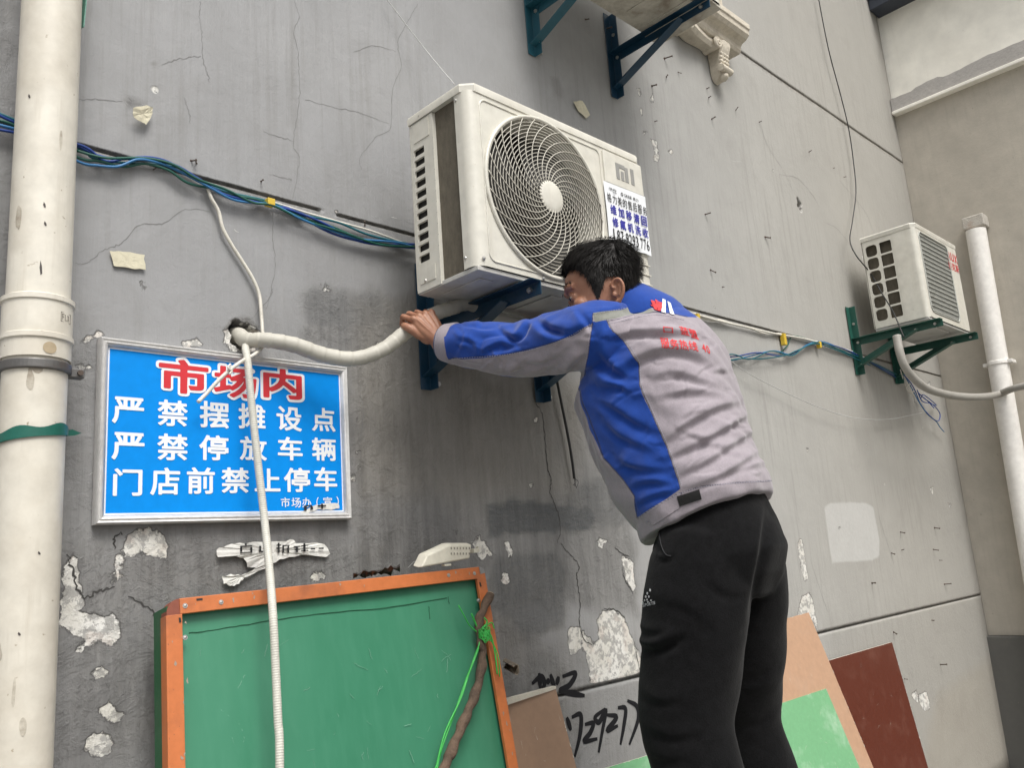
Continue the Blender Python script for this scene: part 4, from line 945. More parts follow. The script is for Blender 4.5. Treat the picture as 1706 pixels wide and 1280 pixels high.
# small white cord out of the cable bundle, behind the pipe, end sticking out over the sign
b = MB(); b.tube(catmull(px3([(346, 313, -.012), (352, 330, -.014), (364, 352, -.012), (371, 380, -.012), (386, 408, -.011), (404, 436, -.011), (422, 466, -.012), (432, 492, -.012), (435, 520, -.016), (437, 548, -.022), (438, 575, -.030), (425, 590, -.050), (406, 600, -.058), (384, 616, -.060), (362, 636, -.055), (345, 655, -.050), (330, 670, -.055)]), 8), .0048, 8)
o = part('cable', b, M_cord, smooth=True); tag(o, 'thick white cord running down the wall from the blue cables to the wall hole', 'cable')
b = MB(); b.tube(catmull(px3([(384, 607, -.066), (380, 613, -.068), (386, 618, -.067), (382, 624, -.066)]), 5), .003, 6)
part('knot', b, M_cord, o, smooth=True)

def bundle(name, label, cat, waves, lines, ties, y0, rad=.0034):
    r = thing(name, label, cat, at(*lines[0][1][0], y0))
    for mat, pts, off in lines:
        P3 = px3([(u, v, y0 - off - .003 * math.sin(u * .045 + off * 700)) for u, v in pts]); P3 = catmull(P3, 9)
        P3[:, 2] += .003 * np.sin(np.arange(len(P3)) * .21 + off * 900)
        b = MB(); b.tube(P3, rad, 7); part('cable', b, mat, r, smooth=True)
    for u, v, h, w in ties:
        c = at(u, v, y0 - .012); b = MB(); b.box(c + (-w, -.013, -h), c + (w, .010, h)); part('cable_tie', b, M_yel, r, bevel=.002)
    return r
bundle('cable_bundle', 'loose bundle of blue and green cables along the groove left of the big air conditioner', 'cables', 0, [
    (C_blue, [(-20, 178), (10, 196), (60, 220), (128, 243), (160, 256), (200, 266), (245, 263), (280, 268), (320, 292), (360, 318), (400, 331), (450, 339), (490, 353), (530, 378), (580, 396), (640, 408), (692, 408)], .004),
    (C_green, [(-20, 200), (20, 205), (128, 262), (165, 270), (205, 276), (240, 272), (280, 285), (310, 303), (345, 311), (380, 325), (440, 337), (500, 360), (550, 377), (610, 402), (692, 412)], .010),
    (C_lblue, [(-20, 205), (60, 228), (128, 266), (160, 276), (195, 279), (230, 264), (262, 270), (300, 288), (350, 312), (395, 333), (452, 342), (495, 362), (545, 380), (600, 399), (660, 405), (692, 411)], .015),
    (C_teal, [(-20, 183), (128, 246), (158, 262), (210, 272), (270, 276), (305, 281), (340, 305), (380, 322), (450, 336), (500, 356), (560, 371), (615, 392), (692, 407)], .001),
    (C_green, [(128, 250), (180, 262), (240, 265), (290, 275), (330, 297), (375, 316), (420, 338), (455, 341), (510, 368), (570, 388), (630, 406), (692, 410)], .018),
    (C_blue, [(-20, 210), (128, 240), (175, 270), (220, 262), (285, 272), (330, 299), (370, 322), (430, 336), (480, 350), (540, 373), (600, 401), (692, 414)], .012),
    (M_cord, [(452, 338), (500, 352), (550, 364), (600, 380), (640, 394), (676, 405)], .001)],
    [(449, 338, .010, .011)], -.006)
bundle('cable_bundle', 'two white cords with yellow ties along the groove right of the man', 'cables', 0, [
    (M_cord, [(1085, 500), (1138, 521), (1162, 529), (1185, 535), (1200, 533), (1222, 540), (1250, 548), (1275, 556), (1300, 556), (1330, 566), (1365, 573), (1400, 580), (1450, 600)], .003),
    (M_cord, [(1085, 498), (1140, 519), (1190, 532), (1240, 544), (1290, 557), (1345, 566), (1420, 585)], .007)],
    [(1161, 533, .026, .010), (1305, 566, .030, .012), (1364, 575, .018, .010)], -.005, .0052)
bundle('wire_bundle', 'thin blue and teal wires sagging on the wall beside the back of the man', 'cables', 0, [
    (C_lblue, [(1185, 588), (1215, 600), (1250, 594), (1290, 585), (1320, 590), (1345, 575), (1370, 570), (1400, 580), (1440, 598), (1490, 625)], .004),
    (C_blue, [(1185, 596), (1225, 593), (1262, 588), (1300, 594), (1325, 586), (1352, 574), (1385, 576), (1430, 592), (1492, 628)], .010),
    (C_teal, [(1185, 602), (1220, 590), (1250, 598), (1285, 586), (1318, 593), (1340, 578), (1366, 571), (1410, 588), (1460, 606), (1494, 624)], .016),
    (C_teal, [(1190, 606), (1210, 603), (1235, 598), (1270, 597), (1310, 592), (1330, 584), (1360, 572), (1395, 584), (1450, 610)], .020),
    (C_green, [(1300, 590), (1312, 575), (1320, 560), (1345, 566), (1380, 578), (1440, 600), (1496, 632)], .002)], [], -.006, .0032)
# tangle of wire ends under the small unit
tg = thing('wire_tangle', 'loose blue and white wire ends dangling below the far green bracket', 'cables', at(1520, 640, -.03))
for mat, pts in [(C_blue, [(1500, 620), (1515, 635), (1525, 652), (1533, 672), (1546, 690), (1562, 702), (1566, 690), (1556, 676), (1540, 664), (1530, 655), (1545, 668), (1556, 680)]), (C_lblue, [(1505, 622), (1518, 645), (1530, 668), (1545, 690), (1560, 703), (1566, 712), (1573, 720)]), (M_cord, [(1500, 616), (1507, 640), (1515, 655), (1523, 650), (1518, 640), (1512, 646), (1522, 660), (1524, 670)]), (C_blue, [(1528, 650), (1536, 668), (1548, 672), (1560, 676), (1552, 668), (1538, 658), (1534, 664)])]:
    b = MB(); b.tube(catmull([at(u, v, -.02 - .05 * rng.random()) for u, v in pts], 6), .0032, 6); part('wire', b, mat, tg, smooth=True)
# long thin wires
def wire(name, label, pts, r, mat, n=8):
    b = MB(); b.tube(catmull(px3(pts), n), r, 6); o = part(name, b, mat, smooth=True); tag(o, label, 'wire'); return o
wire('thin_wire', 'long thin black wire dropping from the top edge to the small air conditioner', [(1362, -12, -.03), (1380, 80, -.03), (1401, 160, -.03), (1414, 215, -.03), (1422, 270, -.03), (1426, 320, -.04), (1420, 370, -.05), (1416, 400, -.07), (1426, 425, -.10), (1450, 455, -.14), (1470, 490, -.20), (1488, 520, -.30), (1506, 562, -.38)], .0035, M_blk)
wire('thin_wire', 'thin pale wire slanting from the top edge to the lid of the big air conditioner', [(640, -8, -.02), (690, 58, -.05), (720, 96, -.10), (757, 140, -.37)], .0016, M_thin)
wire('thin_wire', 'thin pale string sagging across the wall right of the back of the man', [(1212, 596, -.02), (1240, 618, -.03), (1300, 650, -.03), (1360, 677, -.04), (1420, 696, -.04), (1480, 699, -.04), (1536, 688, -.05)], .0020, M_thin)
wire('black_cable', 'short black cable hanging below the big air conditioner with frayed end', [(926, 625, -.03), (934, 665, -.02), (944, 715, -.018), (952, 760, -.018), (957, 798, -.016)], .0052, M_blk)
b = MB()
for k in range(4): b.tube(catmull(px3([(957, 797, -.016), (957 + rng.uniform(-8, 8), 803, -.02), (957 + rng.uniform(-6, 8), 808 + rng.uniform(0, 6), -.022)]), 4), .0012, 5)
part('frayed_end', b, M_blk, bpy.data.objects['black_cable'])
# hose from the small unit to the right
b = MB(); hz = np.vstack([px3([(1494, 560, -.30), (1500, 590, -.31), (1512, 618, -.32), (1540, 645, -.34), (1580, 658, -.36), (1625, 662, -.40)]), [atx(1660, 658, 6.02), atx(1690, 647, 6.0), atx(1725, 640, 5.98)]])
b.tube(catmull(hz, 10), .022, 16); o = part('wrapped_hose', b, weathered('grey wrapped hose', (.33, .315, .285), (.2, .18, .15), .5, 20, .6, bump=.3), smooth=True); tag(o, 'grey wrapped hose curving from the small air conditioner past the right drainpipe', 'hose')

# nails and plugs left in the wall
nb_ = MB(); nb_.tube([(0, .01, 0), (0, -.042, 0), (0, -.043, 0)], .0034, 8); nb_.tube([(0, -.043, 0), (0, -.046, 0)], .0060, 8); nb_.tube([(0, .004, 0), (0, -.002, 0)], .0062, 8)
spots = [(975, 32, 1.0), (1008, 48, 1.2), (1086, 143, 1.2), (1107, 97, 1.2), (1110, 128, .9), (1130, 120, .7), (1186, 198, 1.0), (1178, 147, .8), (1181, 162, .8), (1226, 183, .7), (1175, 357, 1.0), (1275, 395, 1.4), (1265, 203, .7), (1091, 202, .7), (1184, 450, 1.0), (1204, 478, .6),
         (1348, 253, .8), (1388, 280, .6), (1406, 295, .7), (1500, 887, 1.0), (1557, 880, 1.2), (1485, 922, 1.0), (1502, 917, .8), (1555, 916, 1.0), (1453, 972, 1.2), (1573, 974, 1.2), (1552, 1034, .9), (1489, 1054, 1.1), (1566, 1108, 1.2), (1565, 934, .6), (1507, 1132, .6), (255, 283, .6), (318, 268, .8), (327, 272, .7), (435, 302, .6), (608, 375, .6)]
names = {0: 'rusty nail in the grey wall'}
base_nail = part('nail', nb_, M_nail)
for i, (u, v, sc) in enumerate(spots):
    o = base_nail if i == 0 else base_nail.copy()
    if i: COL.objects.link(o)
    o.location = at(u, v, .003); o.scale = (sc * .72, sc * rng.uniform(.35, .75), sc * .72); o.rotation_euler = (rng.normal(0, .25), 0, rng.normal(0, .35))
    tag(o, 'small rusty nail sticking out of the grey wall', 'nail', 'rusty nails in the grey wall')

# ================================================================== framed green panel leaning on the wall
M_orange = weathered('orange painted steel', (.50, .150, .046), (.16, .06, .035), .55, 8, .45, bump=.12)
M_rust = weathered('brown corner plate', (.20, .055, .03), (.10, .04, .03), .5, 10, .5, bump=.2)
M_greenp = NT('green panel skin'); _v = M_greenp.coord(); _n = M_greenp.noise(_v, 1.6, 6, .6); _n2 = M_greenp.noise(M_greenp.coord('Object', (22, 22, 1.2)), 2, 6, .6)
M_greenp.set(Base_Color=M_greenp.mix(M_greenp.ramp(_n2, .45, .8, 0, .25), M_greenp.mix(M_greenp.ramp(_n, .3, .7), (.038, .178, .100), (.052, .220, .130)), (.09, .28, .18)), Roughness=M_greenp.ramp(_n, .3, .7, .30, .45)); M_greenp.bump(M_greenp.noise(_v, 3, 3, .5), .25, .02); M_greenp = M_greenp.m
M_greens = weathered('green box side', (.012, .10, .035), (.03, .05, .03), .4, 8, .4, bump=.1)
M_gclamp = weathered('grey corner plate', (.30, .30, .30), (.2, .16, .13), .5, 20, .4, metal=.6, bump=.1)
FS = .20                         # lean: metres out per metre down
def fpl(u, v): return atplane(u, v, (0, -.118, 1.36), nrm((0, -1, FS)))
fn = nrm((0, -1, FS)); fdn = nrm((0, -FS, -1))
TL, TR, TRi = fpl(283, 1008), fpl(806, 946), fpl(805, 962)
BL, BR = fpl(285, 1280), fpl(860, 1280)
TL = fpl(276, 1000); TR = fpl(806, 944)
eL = nrm(BL - fpl(281, 1020)); eR = nrm(BR - fpl(806, 965)); kk = 1.40
def down(p, e, dz): return p + e * (dz / -e[2])
FBL, FBR = down(TL, eL, TL[2] - GZ - .003), down(TR, eR, TR[2] - GZ - .003)
fr_ = thing('framed_panel', 'large green panel in an orange steel frame leaning on the wall at lower left', 'panel', tuple((FBL + FBR) / 2))
ix = nrm(TR - TL); RWD = .034
def rail(name, a, bb, inward, w0, dpt=.030, mat=M_orange):
    b = MB(); inward = np.array(inward); back = -fn * dpt
    ring = lambda p: [p, p + fn * .001 + inward * .002, p + inward * w0, p + inward * w0 + back * .35, p + inward * (w0 - .003) + back * .35, p + inward * (w0 - .003) - fn * .003, p - fn * .003 + inward * .003, p + back + inward * .003, p + back]
    b.loft([ring(a), ring(bb)]); return part(name, b, mat, fr_, bevel=.0012)
pd = lambda p, e, d: p + e * d
rail('top_rail', TL + ix * .030, TR - ix * .020, fdn, RWD)
rail('side_rail', TL + eL * .034, FBL, ix, .036)
rail('side_rail', TR + eR * .020, FBR, -ix, .034)
rail('bottom_rail', FBL + ix * .036 + eL * -.001, FBR - ix * .036, -fdn, RWD)
b = MB(); pa = [TL + ix * .010 + eL * .010 - fn * .022, TR - ix * .012 + eR * .012 - fn * .022, FBR - ix * .01 - eR * .01 - fn * .022, FBL + ix * .01 - eL * .01 - fn * .022]
b.grid([[pa[0] * (1 - s) * (1 - t) + pa[1] * s * (1 - t) + pa[3] * (1 - s) * t + pa[2] * s * t + fn * .003 * math.sin(5 * s + 1) * math.sin(4 * t) for s in np.linspace(0, 1, 25)] for t in np.linspace(0, 1, 25)])
part('panel_skin', b, M_greenp, fr_, smooth=True)
def boxside(a, bb, inward, dpt=.075):
    b = MB(); b.hexa([a - fn * .004, a - fn * .004 + np.array(inward) * .004, a - fn * dpt + np.array(inward) * .004, a - fn * dpt, bb - fn * .004, bb - fn * .004 + np.array(inward) * .004, bb - fn * dpt + np.array(inward) * .004, bb - fn * dpt]); part('box_side', b, M_greens, fr_)
boxside(TL + ix * .003 + eL * .014, FBL + ix * .003, ix); boxside(TR - ix * .004 + eR * .02, FBR - ix * .004, -ix); boxside(TL + ix * .03 + fdn * .004, TR - ix * .03 + fdn * .004, fdn)
cp_ = [TL + ix * .031 - fdn * .0002, TL + ix * .031 + fdn * .034, TL + fdn * .034 + ix * .001] + [TL + ix * (.031 - .030 * math.sin(t)) + fdn * (.030 - .030 * math.cos(t)) for t in np.linspace(1.5, .1, 7)]
b = MB(); b.prism([p - fn * .002 for p in cp_], -fn * .03); part('corner_plate', b, M_rust, fr_)
c2 = [TR - ix * .0195, TR - ix * .0195 + fdn * .022, TR + fdn * .0195 - ix * .0005] + [TR - ix * (.019 - .019 * math.sin(t)) + fdn * (.019 - .019 * math.cos(t)) for t in np.linspace(1.5, .1, 6)]
b = MB(); b.prism([p + fn * .001 for p in c2], -fn * .03); part('corner_plate', b, M_gclamp, fr_)
b = MB()
for u, v in ((308, 1010), (368, 1004), (308, 1063), (747, 959), (790, 956), (797, 1001)): p = fpl(u, v); b.tube([p - fn * .002, p + fn * .0018], .0055, 12); b.dome(p + fn * .0018, fn, .0038, .002, 10, 3)
parts('screw', b, M_bolt, fr_)
b = MB()
for (u0, v0), (u1, v1) in (((327, 1000), (337, 999)), ((299, 1030), (300, 1038)), ((799, 971), (801, 978))):
    p, q = fpl(u0, v0), fpl(u1, v1); b.bar(p + fn * .0013, q + fn * .0013, .0045, .0008, fn)
parts('slot', b, M_blk, fr_)
b = MB()
def fline(pts, w, off=-.0205):
    Q = np.array([fpl(u, v) + fn * off for u, v in pts]); Q = catmull(Q, 6); Q += rng.normal(0, .0005, Q.shape); b.tube(Q, w, 4)
fline([(322, 1052), (360, 1048), (420, 1038), (480, 1028), (560, 1018), (650, 1010), (752, 994)], .0010); fline([(754, 992), (756, 1004)], .001); fline([(722, 1008), (724, 1030)], .001)
part('scratch_line', b, plain('scratch green', (.015, .10, .05), .7), fr_)
b = MB()
for _ in range(34):
    u, v, a, L_ = rng.uniform(330, 780), rng.uniform(1060, 1275), rng.normal(1.2, .7), rng.uniform(4, 26); fline([(u, v), (u + L_ * .5 * math.cos(a) + rng.normal(0, 1), v + L_ * .5 * math.sin(a)), (u + L_ * math.cos(a), v + L_ * math.sin(a))], rng.uniform(.0002, .0006))
part('pale_scratch', b, plain('pale green scratch', (.22, .40, .31), .7), fr_)
b = MB()
for _ in range(30):
    u = rng.uniform(300, 805); k = rng.integers(0, 3)
    if k == 0: q = (u, 1003 - (u - 315) * .096 - rng.uniform(-7, 7))
    elif k == 1: q = (rng.uniform(286, 314), rng.uniform(1030, 1275))
    else: t_ = rng.uniform(0, 1); q = (812 + 44 * t_ + rng.uniform(-6, 6), 990 + 280 * t_)
    c_ = fpl(*q) + fn * .0009; s_ = rng.uniform(.0012, .0045); aa_ = np.sort(rng.uniform(0, 6.28, 6)); b.add([c_ + ix * s_ * math.cos(x_) * rng.uniform(.5, 1) + fdn * s_ * 1.6 * math.sin(x_) for x_ in aa_], [tuple(range(6))])
part('paint_chip', b, plain('bare primer', (.30, .24, .19), .7), fr_)

# the stick and the green twine tied to it
M_bark = weathered('stick bark', (.13, .085, .058), (.05, .035, .025), .7, 24, .85, bump=.9, bscale=80, bdist=.004, cover=(.42, .6))
st = np.array([fpl(u, v) + fn * o_ for u, v, o_ in ((811, 992, .016), (800, 1018, .014), (793, 1040, .012), (797, 1070, .012), (799, 1095, .012), (795, 1125, .014), (784, 1160, .018), (770, 1190, .022), (755, 1222, .026), (738, 1258, .030), (722, 1290, .034))])
st = np.vstack([st, st[-1] + (st[-1] - st[-2]) * 5, st[-1] + (st[-1] - st[-2]) * 11 + np.array([-.02, -.04, 0])]); st[-1][2] = GZ + .01; Q = catmull(st, 8)
Q[:, 0] += .002 * np.sin(np.arange(len(Q)) * .9); b = MB(); b.tube(Q, .0118 + .0018 * np.sin(np.arange(len(Q)) * .55) + np.linspace(0, .002, len(Q)), 12)
stick = part('stick', b, M_bark, smooth=True); tag(stick, 'crooked brown tree branch standing against the right rail of the green panel', 'branch')
b = MB(); b.tube([Q[0] + (Q[0] - Q[1]) * .02, Q[0] + (Q[0] - Q[1]) * .25], .0105, 12); part('cut_end', b, plain('cut wood', (.52, .40, .24), .8), stick)
M_twine = plain('green twine', (.035, .38, .06), .45)
tw = MB()
kn = fpl(797, 1058) + fn * .014
for k in range(16):
    a0 = rng.uniform(0, 6.28); tw.tube(catmull([kn + np.array([.016 * math.cos(a0 + t), -.012 + .016 * math.sin(a0 + t), rng.normal(0, .010)]) for t in np.linspace(0, 5, 7)], 4), .0013, 5)
for pts in [[(800, 1056), (812, 1075), (822, 1100), (825, 1130)], [(800, 1050), (808, 1060), (818, 1090), (824, 1126)], [(797, 1060), (785, 1095), (770, 1135), (752, 1185), (728, 1260), (716, 1300)], [(797, 1064), (780, 1110), (758, 1165), (735, 1225), (718, 1290)], [(796, 1066), (790, 1090), (775, 1130), (756, 1180), (732, 1240), (716, 1292)],
            [(797, 1060), (780, 1045), (765, 1030), (755, 1012)], [(796, 1058), (790, 1048), (778, 1026)], [(794, 1052), (802, 1040), (798, 1032)], [(798, 1052), (812, 1040), (818, 1050)]]:
    tw.tube(catmull([fpl(u + rng.normal(0, 1.5), v) + fn * rng.uniform(.012, .024) for u, v in pts], 6), rng.uniform(.0012, .0026), 5)
o = part('green_twine', tw, M_twine, smooth=True); tag(o, 'bright green plastic twine knotted around the brown branch', 'twine')
# cracked plastic cover lying on the top rail
M_plast = weathered('yellowed plastic', (.66, .63, .53), (.3, .25, .18), .45, 10, .5, bump=.1)
A0 = lambda u, v, y: at(u, v, y)
cv = thing('plastic_cover', 'broken yellowed plastic lamp cover lying on top of the orange rail', 'plastic cover', tuple(at(740, 940, -.10)))
b = MB(); f_ = [at(702, 946, -.125), at(783, 931, -.125), at(786, 908, -.125), at(750, 908, -.125), at(712, 926, -.125)]
b_ = [p + np.array([0, .040, .006]) for p in f_]
mid_ = [p + np.array([0, .018, .006 if i in (2, 3, 4) else 0]) for i, p in enumerate(f_)]
b.loft([f_, mid_, b_]); part('shell', b, M_plast, cv, bevel=.004)
b = MB(); q = at(790, 917, -.115); b.box(q + (-.006, -.006, -.008), q + (.010, .012, .004)); b.box(q + (.0101, -.006, -.006), q + (.016, .006, .010)); b.box(at(745, 940, -.12) + (-.012, -.004, -.006), at(745, 940, -.12) + (.012, .01, -.0005)); parts('lug', b, M_plast, cv, bevel=.001)
b = MB()
for k in range(14):
    p = at(752 + (k % 7) * 5, 914 + (k // 7) * 9, -.1262); b.box(p + (-.0014, -.0008, -.003), p + (.0014, .0008, .003))
parts('vent', b, plain('vent shade', (.25, .23, .19), .8), cv)
# crumpled dark sheet behind the rail
b = MB(); rr = rng.normal(0, .005, (16, 4)); b.grid([[at(588 + i * 5.2, 962 - i * .75 - (j * 2.5), -.06 - j * .012) + np.array([0, 0, rr[i][j]]) for j in range(4)] for i in range(16)])
o = part('crumpled_sheet', b, plain('dark plastic sheet', (.035, .03, .028), .4)); o.modifiers.new('thick', 'SOLIDIFY').thickness = .002; tag(o, 'thin strip of crumpled black plastic on top of the orange rail', 'plastic sheet')
# bent metal channel between panel and wall
b = MB(); c0, c1 = at(838, 1112, -.11), at(856, 1122, -.19)
zig = [(0, .018), (.012, .024), (.024, .018), (.026, 0), (.016, -.006), (.004, -.002)]
b.loft([[c + np.array([x * 1.1, .25 * x, z]) for x, z in zig + [(x * .9 + .001, z - .003) for x, z in zig[::-1]]] for c in (c0, c1)]); o = part('metal_channel', b, weathered('galvanised strip', (.42, .36, .29), (.2, .14, .1), .5, 30, .4, metal=.7, bump=.2)); tag(o, 'short bent metal channel sticking out beside the orange right rail', 'metal scrap')

# ================================================================== boards leaning on the wall
def board(label, pts, y_top, lean, color, edge, thick=.014, z_end=GZ, name='board', group='boards leaning on the grey wall', noise=None, dirt=None, lower=None):
    """pts: photo pixels of the top left and top right corner and of one lower point on the right edge"""
    z0_ = at(*pts[1], y_top)[2]; n_ = nrm((0, -1, lean)); p0 = (0, y_top, z0_)
    a, c, d = [atplane(u, v, p0, n_) for u, v in pts[:3]]; e = nrm(d - c)
    L = [a, c, c + e * ((c[2] - z_end) / -e[2]), a + e * ((a[2] - z_end) / -e[2])]
    r = thing(name, label, 'board', tuple((L[2] + L[3]) / 2), group)
    b = MB(); b.loft([[p + n_ * .0006 for p in L], [p - n_ * (thick * .4) for p in L]]); part('face', b, color, r)
    ch_ = MB()
    for _ in range(26):
        k_ = rng.integers(0, 2); e0_, e1_ = ((L[0], L[1]), (L[1], L[2]))[k_]; inn = nrm((L[3] - L[0]) if k_ == 0 else (L[0] - L[1])); al_ = nrm(e1_ - e0_); q_ = e0_ + (e1_ - e0_) * rng.uniform(0, 1 if k_ == 0 else .5); s_ = rng.uniform(.002, .009); h_ = rng.uniform(.001, .0035)
        ch_.add([q_ + n_ * .0012 - al_ * s_, q_ + n_ * .0012 + al_ * s_, q_ + n_ * .0012 + al_ * s_ * rng.uniform(-.2, .6) + inn * h_, q_ + n_ * .0012 - al_ * s_ * rng.uniform(.1, .7) + inn * h_ * .7], [(0, 1, 2, 3)])
    for _ in range(16):
        q_ = L[0] + (L[1] - L[0]) * rng.uniform(.1, .95) + (L[3] - L[0]) * rng.uniform(.02, .4); a_ = nrm((L[1] - L[0]) * rng.normal(0, .5) + (L[3] - L[0]) * rng.normal(0, .6)); s_ = rng.uniform(.006, .03); w_ = np.cross(a_, n_) * rng.uniform(.0003, .0008)
        ch_.add([q_ + n_ * .0011 - w_, q_ + n_ * .0011 + w_, q_ + n_ * .0011 + a_ * s_], [(0, 1, 2)])
    part('chipped_edge', ch_, edge, r)
    b = MB(); b.loft([[p - n_ * (thick * .4 + .0002) for p in L], [p - n_ * thick for p in L]]); part('core', b, edge, r)
    return r
M_mel_tan = weathered('tan laminate', (.46, .285, .185), (.52, .42, .34), .18, 6, .4, bump=.05)
M_mel_tan2 = weathered('brown tan laminate', (.32, .205, .135), (.42, .33, .26), .2, 6, .45, bump=.05)
M_mel_brown = weathered('red brown laminate', (.105, .022, .010), (.30, .16, .12), .18, 9, .42, bump=.05)
M_mel_green = weathered('light green laminate', (.17, .40, .205), (.55, .68, .55), .45, 9, .4, bump=.05)
M_core = weathered('white board core', (.62, .585, .50), (.4, .35, .28), .4, 30, .8, bump=.2)
board('brown tan board beside the orange rail, left of the black trousers', [(824, 1170), (925, 1146), (960, 1280)], -.085, .22, M_mel_tan2, M_core)
b = MB(); p = at(842, 1166, -.10); q = at(925, 1145, -.085); b.hexa([p + (0, -.004, -.016), q + (0, -.004, -.006), q + (0, .012, -.006), p + (0, .012, -.016), p + (0, -.004, .001), q + (0, -.004, .002), q + (0, .012, .002), p + (0, .012, .001)]); o = part('white_batten', b, M_core); tag(o, 'white batten along the top of the brown tan board by the orange rail', 'batten')
board('light green board lowest behind the trousers at the bottom edge', [(930, 1305), (1125, 1246), (1170, 1330)], -.16, .18, M_mel_green, M_core)
board('tall tan board right of the black trousers with chipped white top edge', [(1230, 1053), (1347, 1021), (1455, 1280)], -.042, .215, M_mel_tan, M_core)
board('red brown board, rightmost of the leaning boards', [(1290, 1128), (1486, 1071), (1546, 1280)], -.03, .10, M_mel_brown, M_core)
board('light green board in front of the tall tan board, scuffed white at top', [(1240, 1193), (1376, 1148), (1432, 1280)], -.115, .24, M_mel_green, M_core)
# ================================================================== the man
def remesh(mb, voxel, smooth_it=2, keep=None):
    me = bpy.data.meshes.new('tmp'); me.from_pydata(mb.v, [], mb.f); me.update()
    bm = bmesh.new(); bm.from_mesh(me); bmesh.ops.recalc_face_normals(bm, faces=bm.faces); bm.to_mesh(me); bm.free()
    o = bpy.data.objects.new('tmp', me); COL.objects.link(o)
    md = o.modifiers.new('r', 'REMESH'); md.mode = 'VOXEL'; md.voxel_size = voxel; md.adaptivity = 0
    bpy.context.view_layer.update()
    ev_ = o.evaluated_get(bpy.context.evaluated_depsgraph_get()); m2 = ev_.to_mesh()
    V = np.empty(len(m2.vertices) * 3, np.float64); m2.vertices.foreach_get('co', V); V = V.reshape(-1, 3)
    F = [tuple(p.vertices) for p in m2.polygons]; E_ = np.array([tuple(e.vertices) for e in m2.edges])
    ev_.to_mesh_clear(); bpy.data.objects.remove(o); bpy.data.meshes.remove(me)
    V = lap(V, E_, smooth_it); return V, F, E_
def lap(V, E_, it, w=None):
    n = len(V); cnt = np.bincount(E_.ravel(), minlength=n)[:, None].astype(float)
    for k in range(it):
        S = np.zeros_like(V)
        for c in range(3): S[:, c] = np.bincount(E_[:, 0], V[E_[:, 1], c], n) + np.bincount(E_[:, 1], V[E_[:, 0], c], n)
        f = .5 if k % 2 == 0 else (.5 if it < 3 else -.30)          # Taubin: no shrinking
        D = f * (S / np.maximum(cnt, 1) - V); V = V + (D if w is None else D * w[:, None])
    return V
def vnormals(V, F):
    Fq = np.array([f if len(f) == 4 else (f[0], f[1], f[2], f[2]) for f in F]); n_ = np.cross(V[Fq[:, 2]] - V[Fq[:, 0]], V[Fq[:, 3]] - V[Fq[:, 1]]); n_[np.linalg.norm(n_, axis=1) == 0] = (0, 0, 1)
    N = np.zeros_like(V)
    for k in range(4):
        for c in range(3): N[:, c] += np.bincount(Fq[:, k], n_[:, c], len(V))
    return N / (np.linalg.norm(N, axis=1)[:, None] + 1e-12)
def ering(c, ax, bx, a, b, n=40, p=2.0, af=None):
    """closed ring round c in the plane of ax, bx; superellipse of exponent p"""
    t = np.arange(n) * 2 * math.pi / n; cs, sn = np.cos(t), np.sin(t)
    u = np.sign(cs) * np.abs(cs) ** (2 / p) * a; w = np.sign(sn) * np.abs(sn) ** (2 / p) * (b if af is None else np.where(sn > 0, af, b))
    return np.array(c) + u[:, None] * np.array(ax) + w[:, None] * np.array(bx)
def limb(mb, pts, radii, n=28, k=6, sq=None):
    P = catmull(pts, k); r = np.interp(np.linspace(0, 1, len(P)), np.linspace(0, 1, len(radii)), radii)
    ends0 = [P[0] - nrm(P[1] - P[0]) * r[0] * d for d in (.85, .5)]; ends1 = [P[-1] + nrm(P[-1] - P[-2]) * r[-1] * d for d in (.5, .85)]
    mb.tube(np.vstack([ends0, P, ends1]), np.r_[r[0] * .5, r[0] * .87, r, r[-1] * .87, r[-1] * .5], n)
def ellipsoid(mb, c, axes, n=24, k=12):
    A = np.array(axes, float); mb.loft([np.array(c) + math.sin(ph) * A[2] + max(math.cos(ph), .02) * (np.cos(t)[:, None] * A[0] + np.sin(t)[:, None] * A[1]) for t in [np.arange(n) * 2 * math.pi / n] for ph in np.linspace(-math.pi / 2, math.pi / 2, k)])

FA = math.radians(104)
Fd = np.array([math.cos(FA), math.sin(FA), 0]); Rt = np.array([math.sin(FA), -math.cos(FA), 0]); UP = np.array([0, 0, 1.])
HEM = at(1184, 858, -.85); NK = at(1040, 512, -.67)
PEL = at(1188, 905, -.86)
SHL = at(1000, 560, -.715); ELB = at(866, 583, -.475); WR = at(733, 570, -.252)
SHR = NK + Rt * .215 + np.array([0, 0, -.125]); ELR = at(1035, 590, -.44); WRR = at(925, 566, -.27)
person = thing('person', 'man in blue and grey work jacket and black trousers leaning to hold the wrapped pipe', 'person', (PEL[0], PEL[1], .53))

